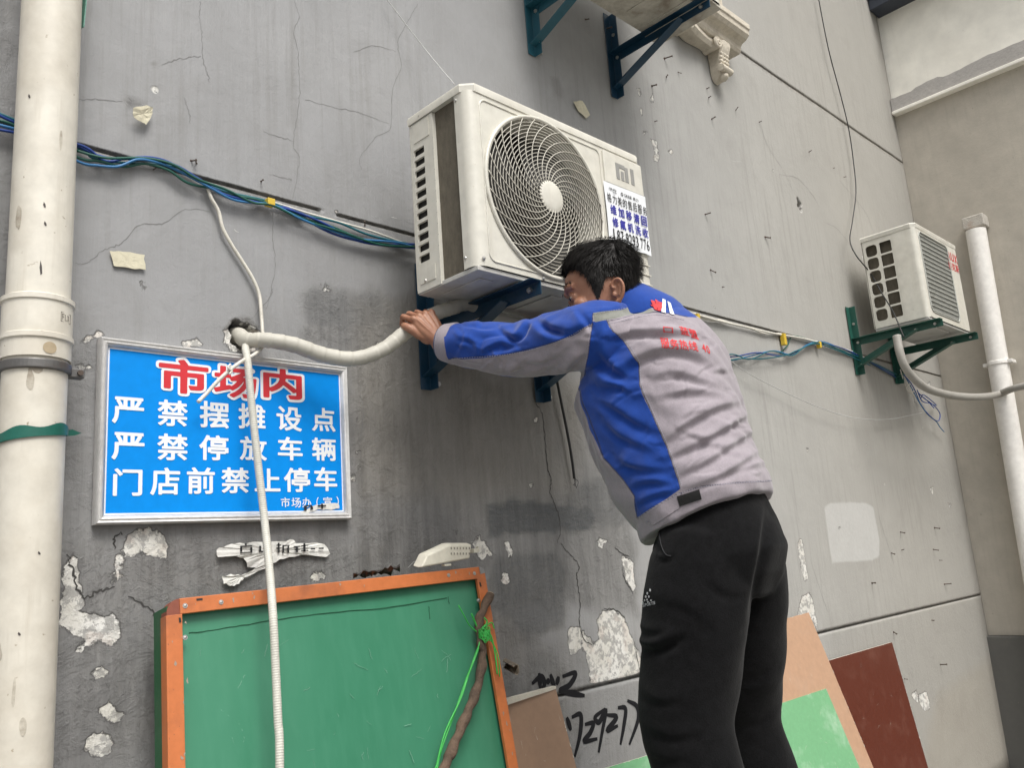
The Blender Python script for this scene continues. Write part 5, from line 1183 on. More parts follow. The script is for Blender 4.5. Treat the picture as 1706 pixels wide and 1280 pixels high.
# ---- head frame
HA = math.radians(134); pit = math.radians(-7)
fh = np.array([math.cos(HA) * math.cos(pit), math.sin(HA) * math.cos(pit), math.sin(pit)]); lh = nrm(np.cross(UP, fh)); uh = np.cross(fh, lh)
HC = at(1003, 494, -.695)
def hp_(x, y, z): return HC + lh * x + fh * y + uh * z       # x left, y forward, z up from the eye line
HZ = np.array([-.118, -.108, -.088, -.06, -.03, 0, .03, .06, .085, .105, .116, .120])
HW = np.array([.016, .034, .050, .061, .068, .0725, .0755, .0755, .069, .052, .028, .008])
HF = np.array([.072, .088, .090, .089, .086, .081, .090, .086, .069, .043, .012, -.008])
HB = np.array([.048, .030, -.002, -.038, -.064, -.084, -.096, -.101, -.095, -.076, -.046, -.024])
def head_pt(th, z, grow=0.0):
    w, yf_, yb_ = np.interp(z, HZ, HW), np.interp(z, HZ, HF), np.interp(z, HZ, HB); c = (yf_ + yb_) / 2; h = (yf_ - yb_) / 2; p = 2.25
    cs, sn = math.cos(th), math.sin(th)      # th = 0 forward, +90 left
    return hp_((abs(sn) ** (2 / p)) * np.sign(sn) * (w + grow), c + (abs(cs) ** (2 / p)) * np.sign(cs) * (h + grow), z)
body = MB()
zs = np.interp(np.linspace(0, 11, 45), np.arange(12), HZ)
body.loft([[head_pt(t, z) for t in np.arange(48) * 2 * math.pi / 48] for z in zs])
body.loft([[hp_(x * w, y - .02, z) for x, y in ((-1, -.0), (-.75, .018 + d), (0, .024 + d * 1.6), (.75, .018 + d), (1, 0), (0, -.02))] for z, y, w, d in ((.026, .098, .010, -.010), (.005, .100, .0095, -.006), (-.015, .108, .012, .0), (-.030, .116, .016, .002), (-.038, .114, .019, .0), (-.046, .100, .016, -.004))])
for sx in (-1, 1):
    body.tube(catmull([hp_(sx * .010, .086, .024), hp_(sx * .030, .085, .031), hp_(sx * .052, .070, .026)], 5), .0085, 10)
    ellipsoid(body, hp_(sx * .046, .062, -.024), (lh * .022, fh * .020, uh * .020)); ellipsoid(body, hp_(sx * .032, .071, .001), (lh * .0155, fh * .0145, uh * .0125))
    body.tube(catmull([hp_(sx * .019, .079, .004), hp_(sx * .032, .0835, .0115), hp_(sx * .047, .074, .004)], 5), .0032, 8)
    # ear: helix, antihelix, sunk concha plate, lobe
    e0 = hp_(sx * .0735, -.018, -.020); out = lh * sx; bk = nrm(-fh * .88 + out * .50); en = nrm(out - bk * out.dot(bk))
    hel = [e0 + bk * .007 + uh * .010, e0 + bk * .003 + uh * .020, e0 + bk * .012 + uh * .031, e0 + bk * .025 + uh * .030, e0 + bk * .032 + uh * .015, e0 + bk * .030 - uh * .003, e0 + bk * .022 - uh * .017, e0 + bk * .012 - uh * .027]
    body.tube(catmull([p + en * .003 for p in hel], 5), .0042, 10); ellipsoid(body, e0 + bk * .015 - en * .003 + uh * .004, (bk * .017, en * .0035, uh * .027)); ellipsoid(body, e0 + bk * .009 - uh * .026 + en * .001, (bk * .009, en * .004, uh * .009))
    body.tube(catmull([e0 + bk * .020 + uh * .020 + en * .001, e0 + bk * .022 + uh * .006 + en * .001, e0 + bk * .015 - uh * .010 + en * .001], 5), .0030, 8); ellipsoid(body, e0 + bk * .003 - uh * .004 + en * .002, (bk * .005, en * .004, uh * .007))
body.tube(catmull([hp_(.024, .082, -.069), hp_(0, .091, -.066), hp_(-.024, .082, -.069)], 6), .0055, 10); body.tube(catmull([hp_(.020, .082, -.077), hp_(0, .090, -.078), hp_(-.020, .082, -.077)], 6), .0062, 10)
# ---- neck, trunk, limbs (slimmer than the clothes over them)
limb(body, [NK - UP * .09 + Fd * .01, NK - UP * .015 + Fd * .006, hp_(-.010, -.020, -.075), hp_(0, -.025, -.01)], [.062, .056, .056, .058], 28)
spine = [PEL - UP * .04, HEM + UP * .06, HEM * .55 + NK * .45 + Fd * -.015, NK - UP * .14 - Fd * .015, NK - UP * .05]
limb(body, spine, [.12, .115, .125, .120, .07], 32)
for s_, sh in ((-1, SHL), (1, SHR)):
    limb(body, [NK - UP * .10, (NK - UP * .08) * .4 + sh * .6, sh], [.075, .075, .058], 24)
limb(body, [SHL, (SHL + ELB) / 2, ELB, (ELB + WR) / 2, WR], [.056, .050, .043, .040, .0275], 24)
limb(body, [SHR, (SHR + ELR) / 2, ELR, (ELR + WRR) / 2, WRR], [.056, .050, .043, .040, .0275], 24)
HPL, HPR = PEL - Rt * .102 - UP * .03, PEL + Rt * .095 - UP * .03
KNL, KNR = at(1143, 1205, -.855), at(1232, 1195, -.76)
ANL, ANR = np.array([KNL[0] - .01, KNL[1] - .06, .625]), np.array([KNR[0] + .01, KNR[1] - .06, .625])
for hj, kj, aj in ((HPL, KNL, ANL), (HPR, KNR, ANR)):
    limb(body, [hj, (hj + kj) / 2, kj, kj * .6 + aj * .4 - Fd * .015, aj], [.090, .078, .060, .058, .040], 24)
    limb(body, [aj - UP * .055 - Fd * .03, aj - UP * .058 + Fd * .06, aj - UP * .066 + Fd * .15], [.032, .034, .024], 16)
# ---- hands
def hand(mb, wrist, K, n, curl, spread=.0, thumb=None, thumb_side=1, size=1.0):
    """wrist, knuckle centre K, dorsal normal n; curl = three bend angles per finger"""
    d = nrm(K - wrist); n = nrm(n - d * d.dot(n)); t = np.cross(d, n) * thumb_side; S = size
    L = np.linalg.norm(K - wrist)
    mb.loft([ering(wrist - d * .02, t, n, .026, .020, 20), ering(wrist + d * .005, t, n, .027, .020, 20), ering(wrist + d * L * .45, t, n, .037 * S, .0175 * S, 20, 2.4), ering(wrist + d * L * .80, t, n, .0415 * S, .0135 * S, 20, 2.6), ering(wrist + d * L * .96, t, n, .0385 * S, .0105 * S, 20, 2.6)])
    ellipsoid(mb, wrist + d * L * .42 + t * .024 * S - n * .012 * S, (d * .030 * S, t * .017 * S, n * .017 * S), 16, 8)
    for o4 in (.030, .0105, -.010, -.029): mb.tube(catmull([wrist + d * L * .12 + t * o4 * .35 + n * .014, wrist + d * L * .55 + t * o4 * .72 + n * .0145, wrist + d * L * .98 + t * o4 + n * .0100], 5), .0040, 8)
    offs = [.0325, .0110, -.0108, -.0315]; lens = [(.042, .026, .021), (.046, .029, .022), (.043, .027, .022), (.034, .021, .019)]; rr = [.0086, .0090, .0085, .0074]
    for i in range(4):
        p = wrist + d * (L * (1.0 - .012 * abs(i - 1.2)) - .004) + t * offs[i] * S; ang = 0.0; dirn = d; pts = [p - d * .018, p]; rad = [rr[i] * 1.05, rr[i] * 1.16]
        ellipsoid(mb, p + n * .004, (d * .0125, t * .0098, n * .0100), 12, 7)
        for j in range(3):
            ang += curl[i][j]; dirn = d * math.cos(ang) - n * math.sin(ang) + t * (.12 * (1.2 - i) * spread)
            for q in (.5, 1.0): pts.append(pts[-1] + nrm(dirn) * lens[i][j] * S * .5); rad.append(rr[i] * (1.0 - .07 * (j + q - .5)) * (.97 if q == .5 else 1.04))
        limb(mb, pts, rad, 14, 3)
    if thumb is not None:
        pts = [wrist + d * L * .22 + t * .018 * S - n * .006, wrist + d * L * .50 + t * .036 * S - n * .012] + [wrist + d * L * a_ + t * b_ * S + n * c_ for a_, b_, c_ in thumb]
        limb(mb, pts, [.0135, .0130, .0118, .0110, .0085][:len(pts)] + [.0085] * max(0, len(pts) - 5), 14, 4)
toCam = nrm(CAM - WR)
KN = at(702, 525, -.218)
pd_ = wp_path[np.argmin(np.linalg.norm(wp_path - (KN + np.array([0, .03, -.01])), axis=1))]
hn = nrm(np.array([-.40, -.80, .55]))
hand(body, WR, KN, hn, [(.70, 1.30, .7), (.74, 1.35, .7), (.80, 1.35, .7), (.88, 1.25, .7)], .55, [(.80, .052, -.010), (.98, .050, -.026), (1.06, .036, -.044)], -1, 1.0)
hand(body, WRR, WRR + np.array([-.035, .07, .04]), np.array([.1, -.55, .8]), [(.7, .9, .6)] * 4, .3, [(.8, .05, -.02), (1.0, .045, -.035)], 1, 1.0)
Vb, Fb_, Eb = remesh(body, .0024, 2)
M_skin = NT('skin'); _v = M_skin.coord(); _n = M_skin.noise(_v, 26, 6, .6); _n2 = M_skin.noise(_v, 240, 4, .6)
M_skin.set(Base_Color=M_skin.mix(M_skin.ramp(_n, .3, .7), (.25, .105, .060), (.37, .185, .113)), Roughness=.48); M_skin.b.inputs['Subsurface Weight'].default_value = .12; M_skin.b.inputs['Subsurface Radius'].default_value = (.010, .004, .002); M_skin.b.inputs['Subsurface Scale'].default_value = .6
M_skin.bump(M_skin.math('ADD', _n2, M_skin.math('MULTIPLY', _n, .8)), .30, .0016); M_skin = M_skin.m
bd = link_mesh('body', Vb, Fb_, M_skin, person, smooth=True)
# brow hair, eyes
M_hair = NT('black hair'); _v = M_hair.coord(); M_hair.set(Base_Color=M_hair.mix(M_hair.noise(_v, 60, 4), (.006, .0055, .005), (.020, .017, .015)), Roughness=.55); M_hair.b.inputs['Specular IOR Level'].default_value = .30; M_hair = M_hair.m
b = MB()
for sx in (-1, 1):
    for k in range(70):
        t = rng.random(); p = hp_(sx * (.012 + .044 * t), .0975 - .020 * t * t, .030 + .010 * math.sin(t * 2.2) - .004 + rng.normal(0, .0022)); q = p + lh * sx * .009 + uh * rng.normal(.001, .002) + fh * (.001 - .004 * t)
        b.add([p - uh * .0012, p + uh * .0012, q], [(0, 1, 2)])
part('eyebrow', b, M_hair, person)
M_eye = plain('eye white', (.30, .26, .23), .15); M_iris = plain('dark iris', (.012, .008, .006), .1)
for sx in (-1, 1):
    b = MB(); ellipsoid(b, hp_(sx * .0325, .0748, .0005), (lh * .0118, fh * .0125, uh * .0062), 20, 10); e_ = part('eye', b, M_eye, person, smooth=True)
    b = MB(); ellipsoid(b, hp_(sx * .0335 - .0, .0842, .0005), (lh * .0055, fh * .0042, uh * .0052), 16, 8); part('iris', b, M_iris, e_, smooth=True)
# ---- hair: cap plus thousands of short blades
def hairline(th):
    a = abs(math.degrees((th + math.pi) % (2 * math.pi) - math.pi))
    return float(np.interp(a, [0, 30, 52, 66, 76, 84, 92, 108, 118, 140, 180], [.074, .073, .062, .040, -.010, -.030, .024, .022, -.030, -.066, -.078]))
def hair_pt(th, s, k=1.0):
    z0_ = hairline(th); z = z0_ + (.1195 - z0_) * s
    thick = k * (.004 + .016 * min(1, s * 1.8) + .007 * (1 - abs(math.degrees((th + math.pi) % (2 * math.pi) - math.pi)) / 180) * min(1, s * 4))
    p = head_pt(th, z, thick * .8); return p + uh * thick * (.25 + .9 * s)
b = MB(); nth = 96; G_ = [[hair_pt(t, s, .80) for s in np.linspace(0, 1, 22)] for t in np.linspace(0, 2 * math.pi, nth + 1)]
b.grid(G_); capo = part('hair', b, M_hair, person, smooth=True)
b = MB(); crown = hp_(0, -.035, .15)
for k in range(9000):
    th = rng.uniform(0, 2 * math.pi); s = rng.random() ** .8 * .98; p = hair_pt(th, s, rng.uniform(.70, .98))
    outn = nrm(p - hp_(0, -.005, .02)); a = abs((th + math.pi) % (2 * math.pi) - math.pi)
    flow = nrm(p - crown) * .8 + fh * (.9 if s > .45 and a < 1.9 else (.25 if a < 1.7 else -.15)) - uh * (.75 if s < .55 else .05) + rng.normal(0, .22, 3)
    flow = nrm(flow - outn * outn.dot(flow) + outn * (.26 if s > .5 else .12)); Lh = rng.uniform(.014, .030) * (1.0 if s > .3 else .62); sd = nrm(np.cross(flow, outn)) * rng.uniform(.0005, .0011)
    q = p + flow * Lh * .55; e_ = p + flow * Lh - outn * .0035 + (fh * .004 if a < .9 and s < .5 else 0)
    b.add([p - sd, p + sd, q + sd * .8, q - sd * .8, e_], [(0, 1, 2, 3), (3, 2, 4)])
part('hair_strands', b, M_hair, capo)

# ---- jacket
jk = MB(); n_sp = 30
C = [HEM - UP * .030, HEM + UP * .03, HEM * .80 + NK * .20 - Fd * .006, HEM * .58 + NK * .42 - Fd * .020, HEM * .36 + NK * .64 - Fd * .026, HEM * .24 + NK * .76 - Fd * .016, HEM * .15 + NK * .85 - Fd * .004, NK - UP * .052, NK - UP * .030]
aa = [.197, .200, .202, .208, .212, .195, .145, .100, .078]; bbk = [.150, .148, .148, .156, .166, .158, .132, .094, .074]; bfr = [.168, .185, .212, .238, .240, .190, .125, .100, .082]
Cs = catmull(C, 5); tt = np.linspace(0, 1, len(C)); t2 = np.linspace(0, 1, len(Cs)); rings = []
for i, c in enumerate(Cs):
    T = nrm(Cs[min(i + 1, len(Cs) - 1)] - Cs[max(i - 1, 0)]); T = nrm(T * .75 + nrm(NK - HEM) * .25); bx = nrm(Fd - T * T.dot(Fd)); ax = nrm(np.cross(bx, T))
    tip = max(0, 1 - t2[i] / .34) * .30
    bx = nrm(bx - UP * tip); c = c + UP * .022 * max(0, 1 - t2[i] / .3)
    rings.append(ering(c, ax, bx, np.interp(t2[i], tt, aa), np.interp(t2[i], tt, bbk), 56, 2.35, np.interp(t2[i], tt, bfr)))
jk.loft(rings)
limb(jk, [NK - UP * .13 - Rt * .05 - Fd * .02, SHL * .55 + NK * .45 - UP * .055 - Fd * .01, SHL, SHL * .5 + ELB * .5 + UP * .002, ELB, ELB * .45 + WR * .55, WR * .84 + ELB * .16], [.098, .092, .089, .080, .074, .066, .054], 36, 6)
limb(jk, [NK - UP * .15 + Rt * .05 - Fd * .02, SHR * .55 + NK * .45 - UP * .065, SHR, SHR * .5 + ELR * .5, ELR, ELR * .45 + WRR * .55, WRR * .84 + ELR * .16], [.098, .092, .088, .080, .074, .066, .054], 36, 6)
Vj, Fj, Ej = remesh(jk, .0035, 18)
Nj = vnormals(Vj, Fj)
U_, V_ = proj(Vj); facing = ((CAM - Vj) * Nj).sum(1) / np.linalg.norm(CAM - Vj, axis=1); ff = sstep(facing, -.25, .15)
def fold(pts, w, amp, valley=.6, side=1):
    """a crease: ridge along the line with a valley on one side (w in photo pixels, amp in metres)"""
    P = catmull(np.array(pts, float), 6); d = np.full(len(U_), 1e9); sg = np.zeros(len(U_)); tpar = np.zeros(len(U_))
    for i, (a, b2) in enumerate(zip(P[:-1], P[1:])):
        ex, ey = b2 - a; wx, wy = U_ - a[0], V_ - a[1]; t = np.clip((wx * ex + wy * ey) / (ex * ex + ey * ey + 1e-9), 0, 1)
        dd = np.hypot(wx - ex * t, wy - ey * t); m_ = dd < d; d = np.where(m_, dd, d); sg = np.where(m_, np.sign(ex * wy - ey * wx) * side, sg); tpar = np.where(m_, (i + t) / (len(P) - 1), tpar)
    sd = d * sg; fade = np.sin(np.clip(tpar, .02, .98) * math.pi) ** .6
    return amp * fade * (np.where(sd < 0, np.exp(-(sd / (1.7 * w)) ** 2), np.exp(-(sd / (.62 * w)) ** 2)) - valley * np.exp(-((sd - 1.45 * w) / (.75 * w)) ** 2))
JF = [([(1016, 560), (1050, 553), (1095, 551), (1135, 552), (1165, 560)], 7, .010, .9, 1), ([(1030, 612), (1070, 590), (1115, 580), (1160, 590), (1195, 612)], 9, .010, .9, 1), ([(1088, 625), (1120, 618), (1160, 628), (1205, 645)], 8, .007, .8, 1),
      ([(1090, 660), (1130, 652), (1175, 650), (1215, 660)], 8, .005, .7, 1), ([(1104, 735), (1150, 700), (1195, 676), (1232, 668)], 8, .008, .8, 1), ([(1108, 762), (1160, 738), (1205, 712), (1245, 690)], 7, .008, .8, 1), ([(1128, 790), (1180, 765), (1225, 735), (1258, 715)], 7, .007, .8, 1),
      ([(1135, 812), (1190, 795), (1240, 765), (1272, 745)], 7, .006, .8, 1), ([(1130, 712), (1165, 728), (1205, 746), (1240, 760)], 6, .004, .6, 1), ([(1180, 690), (1215, 715), (1262, 742)], 6, .004, .6, -1), ([(1205, 790), (1250, 775), (1285, 770)], 6, .004, .6, 1),
      ([(995, 660), (1025, 676), (1060, 700), (1090, 715)], 8, .006, .8, 1), ([(1010, 700), (1040, 725), (1085, 745)], 8, .006, .8, 1), ([(1030, 760), (1060, 775), (1110, 780)], 8, .006, .8, 1), ([(1000, 640), (1030, 640), (1060, 655)], 7, .005, .8, 1), ([(1050, 808), (1080, 800), (1120, 802)], 7, .005, .8, 1), ([(1058, 840), (1085, 825), (1128, 815)], 6, .005, .8, 1),
      ([(1000, 580), (1020, 605), (1050, 625)], 8, .007, .8, 1), ([(985, 610), (1005, 630), (1040, 645)], 7, .006, .8, -1), ([(968, 660), (985, 720), (1015, 790)], 7, .005, .7, 1),
      ([(990, 520), (1030, 510), (1070, 502)], 6, .004, .6, 1), ([(1020, 545), (1050, 530), (1085, 528)], 7, .005, .7, -1), ([(1085, 540), (1120, 530), (1145, 540)], 7, .004, .6, 1),
      # sleeve
      ([(836, 545), (850, 557), (862, 559), (872, 545), (878, 536)], 5, .009, .9, 1), ([(885, 540), (905, 556), (930, 562), (948, 556)], 7, .009, .8, -1), ([(800, 588), (815, 577), (836, 570), (850, 575)], 5, .006, .8, 1), ([(765, 560), (785, 566), (800, 580)], 5, .0045, .8, 1), ([(815, 592), (835, 590), (872, 580)], 5, .005, .7, -1),
      ([(832, 610), (850, 616), (866, 606)], 7, .009, .7, 1), ([(872, 600), (900, 600), (935, 585)], 7, .007, .8, 1), ([(905, 530), (925, 545), (955, 548), (980, 535)], 7, .007, .8, 1), ([(940, 620), (955, 600), (975, 585)], 7, .007, .8, 1), ([(755, 592), (775, 600), (805, 606)], 5, .004, .7, 1), ([(955, 520), (970, 540), (984, 560)], 6, .005, .7, -1), ([(770, 545), (800, 553), (830, 552)], 5, .004, .8, -1), ([(890, 618), (915, 608), (930, 612)], 6, .005, .7, 1)]
disp = np.zeros(len(Vj))
for f_ in JF: disp += fold(*f_)
fine_ = np.zeros(len(Vj)); rw = np.random.default_rng(11)
for _ in range(85):
    if rw.random() < .62: u_, v_, an = rw.uniform(1000, 1270), rw.uniform(560, 810), rw.normal(-.45, .5)
    else: u_, v_, an = rw.uniform(750, 985), rw.uniform(535, 620), rw.normal(-.9, .9)
    L_ = rw.uniform(14, 44); dx_, dy_ = math.cos(an) * L_ / 2, math.sin(an) * L_ / 2
    fine_ += ff * fold([(u_ - dx_, v_ - dy_), (u_ + rw.normal(0, 2), v_ + rw.normal(0, 3)), (u_ + dx_, v_ + dy_)], rw.uniform(2.6, 4.6), rw.uniform(.0012, .0030), .7, rw.choice([-1, 1]))
lowf = .0022 * np.sin(Vj[:, 2] * 46 + 2.6 * np.sin(Vj[:, 0] * 19 + Vj[:, 1] * 11)) * np.sin(Vj[:, 0] * 17 - Vj[:, 1] * 21 + 1.3) + .0012 * np.sin(Vj[:, 2] * 93 + Vj[:, 0] * 57 + 2 * np.sin(Vj[:, 1] * 40))
Vj = Vj + Nj * (disp * ff * 1.12 + lowf + fine_)[:, None]
Vj = lap(Vj, Ej, 1)
# garment pieces: signed distances (photo pixels measured on the camera side)
blue_polys = [
    [(735, 530), (800, 525), (880, 520), (930, 510), (985, 485), (1030, 470), (1160, 470), (1160, 530), (1100, 522), (1078, 507), (988, 524), (987, 538), (960, 556), (930, 569), (880, 584), (850, 590), (800, 597), (745, 599)],
    [(987, 536), (1011, 533), (1015, 545), (1020, 553), (1037, 566), (1050, 585), (1062, 604), (1066, 642), (1075, 668), (1087, 692), (1113, 751), (1134, 815), (1100, 838), (1060, 864), (1057, 850), (1058, 827), (1037, 798), (1007, 760), (985, 715), (970, 670), (962, 640), (972, 628), (980, 590)]]
sb = np.minimum(sdf_poly(U_, V_, blue_polys[0]), sdf_poly(U_, V_, blue_polys[1])) / 640
far = facing < -.05
sleeveR = ((Vj - SHR) @ nrm(WRR - SHR)) > .0
sb = np.where(far & ~((V_ < 560) & (U_ < 1000)), np.where(sleeveR & (Vj[:, 2] > SHR[2] - .05), -.01, .01 + 0 * sb), sb)
ss_ = np.where(far, .02, sdf_poly(U_, V_, [(988, 523), (1032, 515), (1077, 506.5), (1090, 519), (1040, 526), (991, 537)]) / 640)
seam = np.minimum.reduce([sdf_line(U_, V_, p) for p in ([(988, 524), (986, 545), (980, 590), (974, 626)], [(1062, 865), (1095, 842), (1130, 823), (1168, 811), (1230, 804), (1292, 801)], [(1011, 533), (1020, 553), (1037, 566), (1062, 604), (1066, 642), (1087, 692), (1113, 751), (1134, 815)], [(988, 540), (930, 569), (850, 590), (745, 599)], [(1077, 870), (1132, 845), (1135, 824)], [(1011, 535), (1090, 519), (1145, 528)], [(962, 640), (1007, 760), (1058, 827), (1060, 864)])]) / 640
seam = np.where(far, .02, seam)
def cloth(name, base, base2=None, rough=.85, weave=320, sheen=.25, attrs=False, wb=.25, vary=.10):
    t = NT(name); v = t.coord(); n1 = t.noise(v, 9, 5, .6); n2 = t.noise(v, weave, 2, .5); n3 = t.noise(v, 55, 5, .6)
    def var(c): return t.mix(t.ramp(t.math('ADD', t.math('MULTIPLY', n3, .5), t.math('MULTIPLY', n2, .5)), .35, .65), tuple(x * (1 - vary) for x in c), tuple(min(1, x * (1 + vary)) for x in c))
    c = var(base)
    if attrs:
        e = t.math('ADD', t.attr('blue'), t.math('MULTIPLY', t.math('SUBTRACT', n3, .5), .0016))
        c = t.mix(t.ramp(e, .0006, -.0006), c, var(base2))
        c = t.mix(t.ramp(t.attr('strip'), .0006, -.0006), c, var((.21, .215, .19)))
        c = t.mix(t.math('MULTIPLY', t.ramp(n1, .55, .75), .12), c, (.10, .09, .085))
        c = t.mix(t.math('MULTIPLY', t.ramp(t.attr('seam'), .0022, .0006), .8), c, (.018, .02, .045))
    t.set(Base_Color=c, Roughness=rough); t.b.inputs['Sheen Weight'].default_value = sheen; t.b.inputs['Sheen Roughness'].default_value = .5; t.b.inputs['Specular IOR Level'].default_value = .25
    h = t.math('ADD', t.math('MULTIPLY', n2, .5), t.math('MULTIPLY', n3, 1.2))
    if attrs:
        h = t.math('SUBTRACT', h, t.math('MULTIPLY', t.ramp(t.attr('seam'), .0035, .0005), 1.2))
        h = t.math('ADD', h, t.math('MULTIPLY', t.math('MULTIPLY', t.ramp(t.attr('seam'), .012, .001), t.noise(v, 120, 2, .5)), 2.6))
    t.bump(h, wb, .0018); return t.m
GREYC, BLUEC = (.292, .259, .284), (.005, .046, .275)
M_jk = cloth('work jacket cloth', GREYC, BLUEC, attrs=True)
M_blue_c = cloth('blue work cloth', BLUEC); M_grey_c = cloth('grey work cloth', GREYC)
jacket = link_mesh('jacket', Vj, Fj, M_jk, person, smooth=True)
set_attr(jacket, 'blue', sb); set_attr(jacket, 'strip', ss_); set_attr(jacket, 'seam', seam)
bvh_j = BVHTree.FromPolygons([tuple(p) for p in Vj], Fj)
def cast(bvh, u, v, off):
    d = Vector(nrm(ray(u, v))); h, nr, _, _ = bvh.ray_cast(Vector(CAM), d)
    if h is None: return None
    if nr.dot(d) > 0: nr = -nr
    return np.array(h + nr * off)
def drape(mb, bvh, quad, nu, nv, off, off2):
    """a small cloth piece: bilinear grid of photo pixels laid on the garment"""
    q = np.array(quad, float); A, B = [], []
    for i in range(nu):
        for j in range(nv):
            s, t = i / (nu - 1), j / (nv - 1); p = q[0] * (1 - s) * (1 - t) + q[1] * s * (1 - t) + q[2] * s * t + q[3] * (1 - s) * t
            h = cast(bvh, p[0], p[1], off2)
            if h is None: return
            A.append(h); B.append(cast(bvh, p[0], p[1], off))
    A = np.array(A).reshape(nu, nv, 3); B = np.array(B).reshape(nu, nv, 3); mb.grid(A)
    rim = [A[i, 0] for i in range(nu)] + [A[-1, j] for j in range(1, nv)] + [A[i, -1] for i in range(nu - 2, -1, -1)] + [A[0, j] for j in range(nv - 2, 0, -1)]
    rim2 = [B[i, 0] for i in range(nu)] + [B[-1, j] for j in range(1, nv)] + [B[i, -1] for i in range(nu - 2, -1, -1)] + [B[0, j] for j in range(nv - 2, 0, -1)]
    mb.loft([rim, rim2], caps=False)
b = MB(); drape(b, bvh_j, [(1128, 828), (1165, 816), (1169, 832), (1133, 844)], 10, 6, -.001, .0022); part('velcro_patch', b, cloth('black velcro', (.012, .012, .012), rough=.95, weave=500, wb=.8), jacket, smooth=True)
b = MB(); drape(b, bvh_j, [(1082, 864), (1128, 832), (1132, 847), (1088, 876)], 14, 6, -.001, .0018); part('hem_tab', b, M_grey_c, jacket, smooth=True)
M_red_t = plain('red print on cloth', (.62, .03, .035), .7); M_white_t = plain('white print on cloth', (.72, .72, .74), .7)
def printed(name, bvh, items, mat, parent, off=.0012):
    b = MB()
    for ch, u, v, w, h, ux, uy, bold in items:      # (ux, uy): downward photo step per pixel along the line / sideways per pixel down
        Vg, Fg = glyph(ch, bold); P = []
        for x, y in Vg: P.append(cast(bvh, u + (x - .5) * w + (.5 - y) * h * uy, v + (.5 - y) * h + (x - .5) * w * ux, off))
        F_ = [tuple(f) for f in Fg]
        F_ = [f for f in F_ if all(P[i] is not None for i in f) and max(np.linalg.norm(P[f[0]] - P[f[k]]) for k in (1, 2)) < .02]
        b.add([p if p is not None else (0, 0, 0) for p in P], F_) if F_ else None
    if b.f:
        used = sorted({i for f in b.f for i in f}); mp = {k: i for i, k in enumerate(used)}; b.v = [b.v[i] for i in used]; b.f = [tuple(mp[i] for i in f) for f in b.f]
        return part(name, b, mat, parent, smooth=True)
printed('back_lettering', bvh_j, [('口', 1113, 550, 16, 9, .1, .1, .0), ('蓝', 1140, 552, 15, 13, .25, .3, .015), ('盟', 1155, 557, 13, 15, .35, .4, .015)] + [(ch, 1108 + i * 15.5, 572 + i * 1.6, 14.5, 17 - i * .6, .1 + .05 * i, .25, .012) for i, ch in enumerate('服务热线')] + [('4', 1172, 580, 6, 13, .3, .3, .01), ('0', 1179, 583, 5, 13, .4, .3, .01)], M_red_t, jacket)
st_ = MB()      # stitching beside the seams
for pl, o_ in (([(986, 545), (981, 590), (975, 624)], 3), ([(1062, 862), (1095, 840), (1130, 821), (1168, 809), (1230, 802), (1290, 799)], 3), ([(1011, 533), (1020, 553), (1037, 566), (1062, 604), (1066, 642), (1087, 692), (1113, 751), (1134, 813)], -3), ([(985, 543), (930, 572), (850, 593), (752, 601)], 3), ([(1013, 537), (1090, 522), (1142, 531)], 3), ([(988, 526), (1032, 518), (1076, 509)], -2.5), ([(1075, 868), (1130, 843)], 3)):
    Q = catmull(np.array(pl, float), 30); L_ = np.r_[0, np.cumsum(np.hypot(*np.diff(Q, axis=0).T))]
    for s_ in np.arange(1, L_[-1] - 3, 4.2):
        p = [np.array([np.interp(x_, L_, Q[:, k]) for k in (0, 1)]) for x_ in (s_, s_ + 2.4)]; nn = nrm(np.array([-(p[1] - p[0])[1], (p[1] - p[0])[0]])) * o_
        h = [cast(bvh_j, *(q + nn), .0006) for q in p]
        if h[0] is not None and h[1] is not None and np.linalg.norm(h[0] - h[1]) < .02: st_.tube(h, .00075, 4)
part('stitching', st_, plain('pale thread', (.34, .33, .40), .8), jacket)
# collar: standing band that folds over, round the neck
tl = np.linspace(math.radians(35), math.radians(325), 44)      # 0 = front
cN = NK + np.array([-.042, -.020, .0]); tilt = .34; G_ = []
for t in tl:
    dr = Fd * math.cos(t) + Rt * -math.sin(t)
    bk_ = -math.cos(t)
    lift = UP * (-.020 * bk_ * 0 + .002 * bk_ + .009 * max(0, math.sin(t))) + 0
    k_ = 1 + .36 * max(0, bk_) ** 2
    pr = [(.078, -.055), (.076, -.010), (.078, .012), (.0815, .020), (.089, .021), (.098, .010), (.110 * k_, -.022), (.121 * k_, -.054), (.126 * k_, -.084)]
    G_.append([cN + dr * (r_ + .0025 * math.sin(7 * t + z_ * 60)) + UP * z_ + lift + Fd * (.10 * z_) for r_, z_ in pr])
b = MB(); b.grid(G_); M_col = cloth('collar cloth', BLUEC)
col = part('collar', b, M_blue_c, jacket, smooth=True); md = col.modifiers.new('t', 'SOLIDIFY'); md.thickness = .003; md.offset = 0; md = col.modifiers.new('s', 'SUBSURF'); md.levels = md.render_levels = 1
cv_ = [p for r_ in G_ for p in r_]; bvh_c = BVHTree.FromPolygons([tuple(p) for p in cv_] + [tuple(p) for p in Vj], [tuple(f) for f in b.f] + [tuple(i + len(cv_) for i in f) for f in Fj])
def stripe(name, quad, mat, nu=8, nv=6, off=.0030):
    b = MB(); drape(b, bvh_c, quad, nu, nv, off - .0012, off)
    if b.f: part(name, b, mat, col, smooth=True)
stripe('collar_stripe', [(1103, 499), (1108, 501), (1109, 523), (1102, 521)], M_white_t); stripe('collar_stripe', [(1111, 503), (1116, 506), (1123, 526), (1116, 524)], M_white_t)
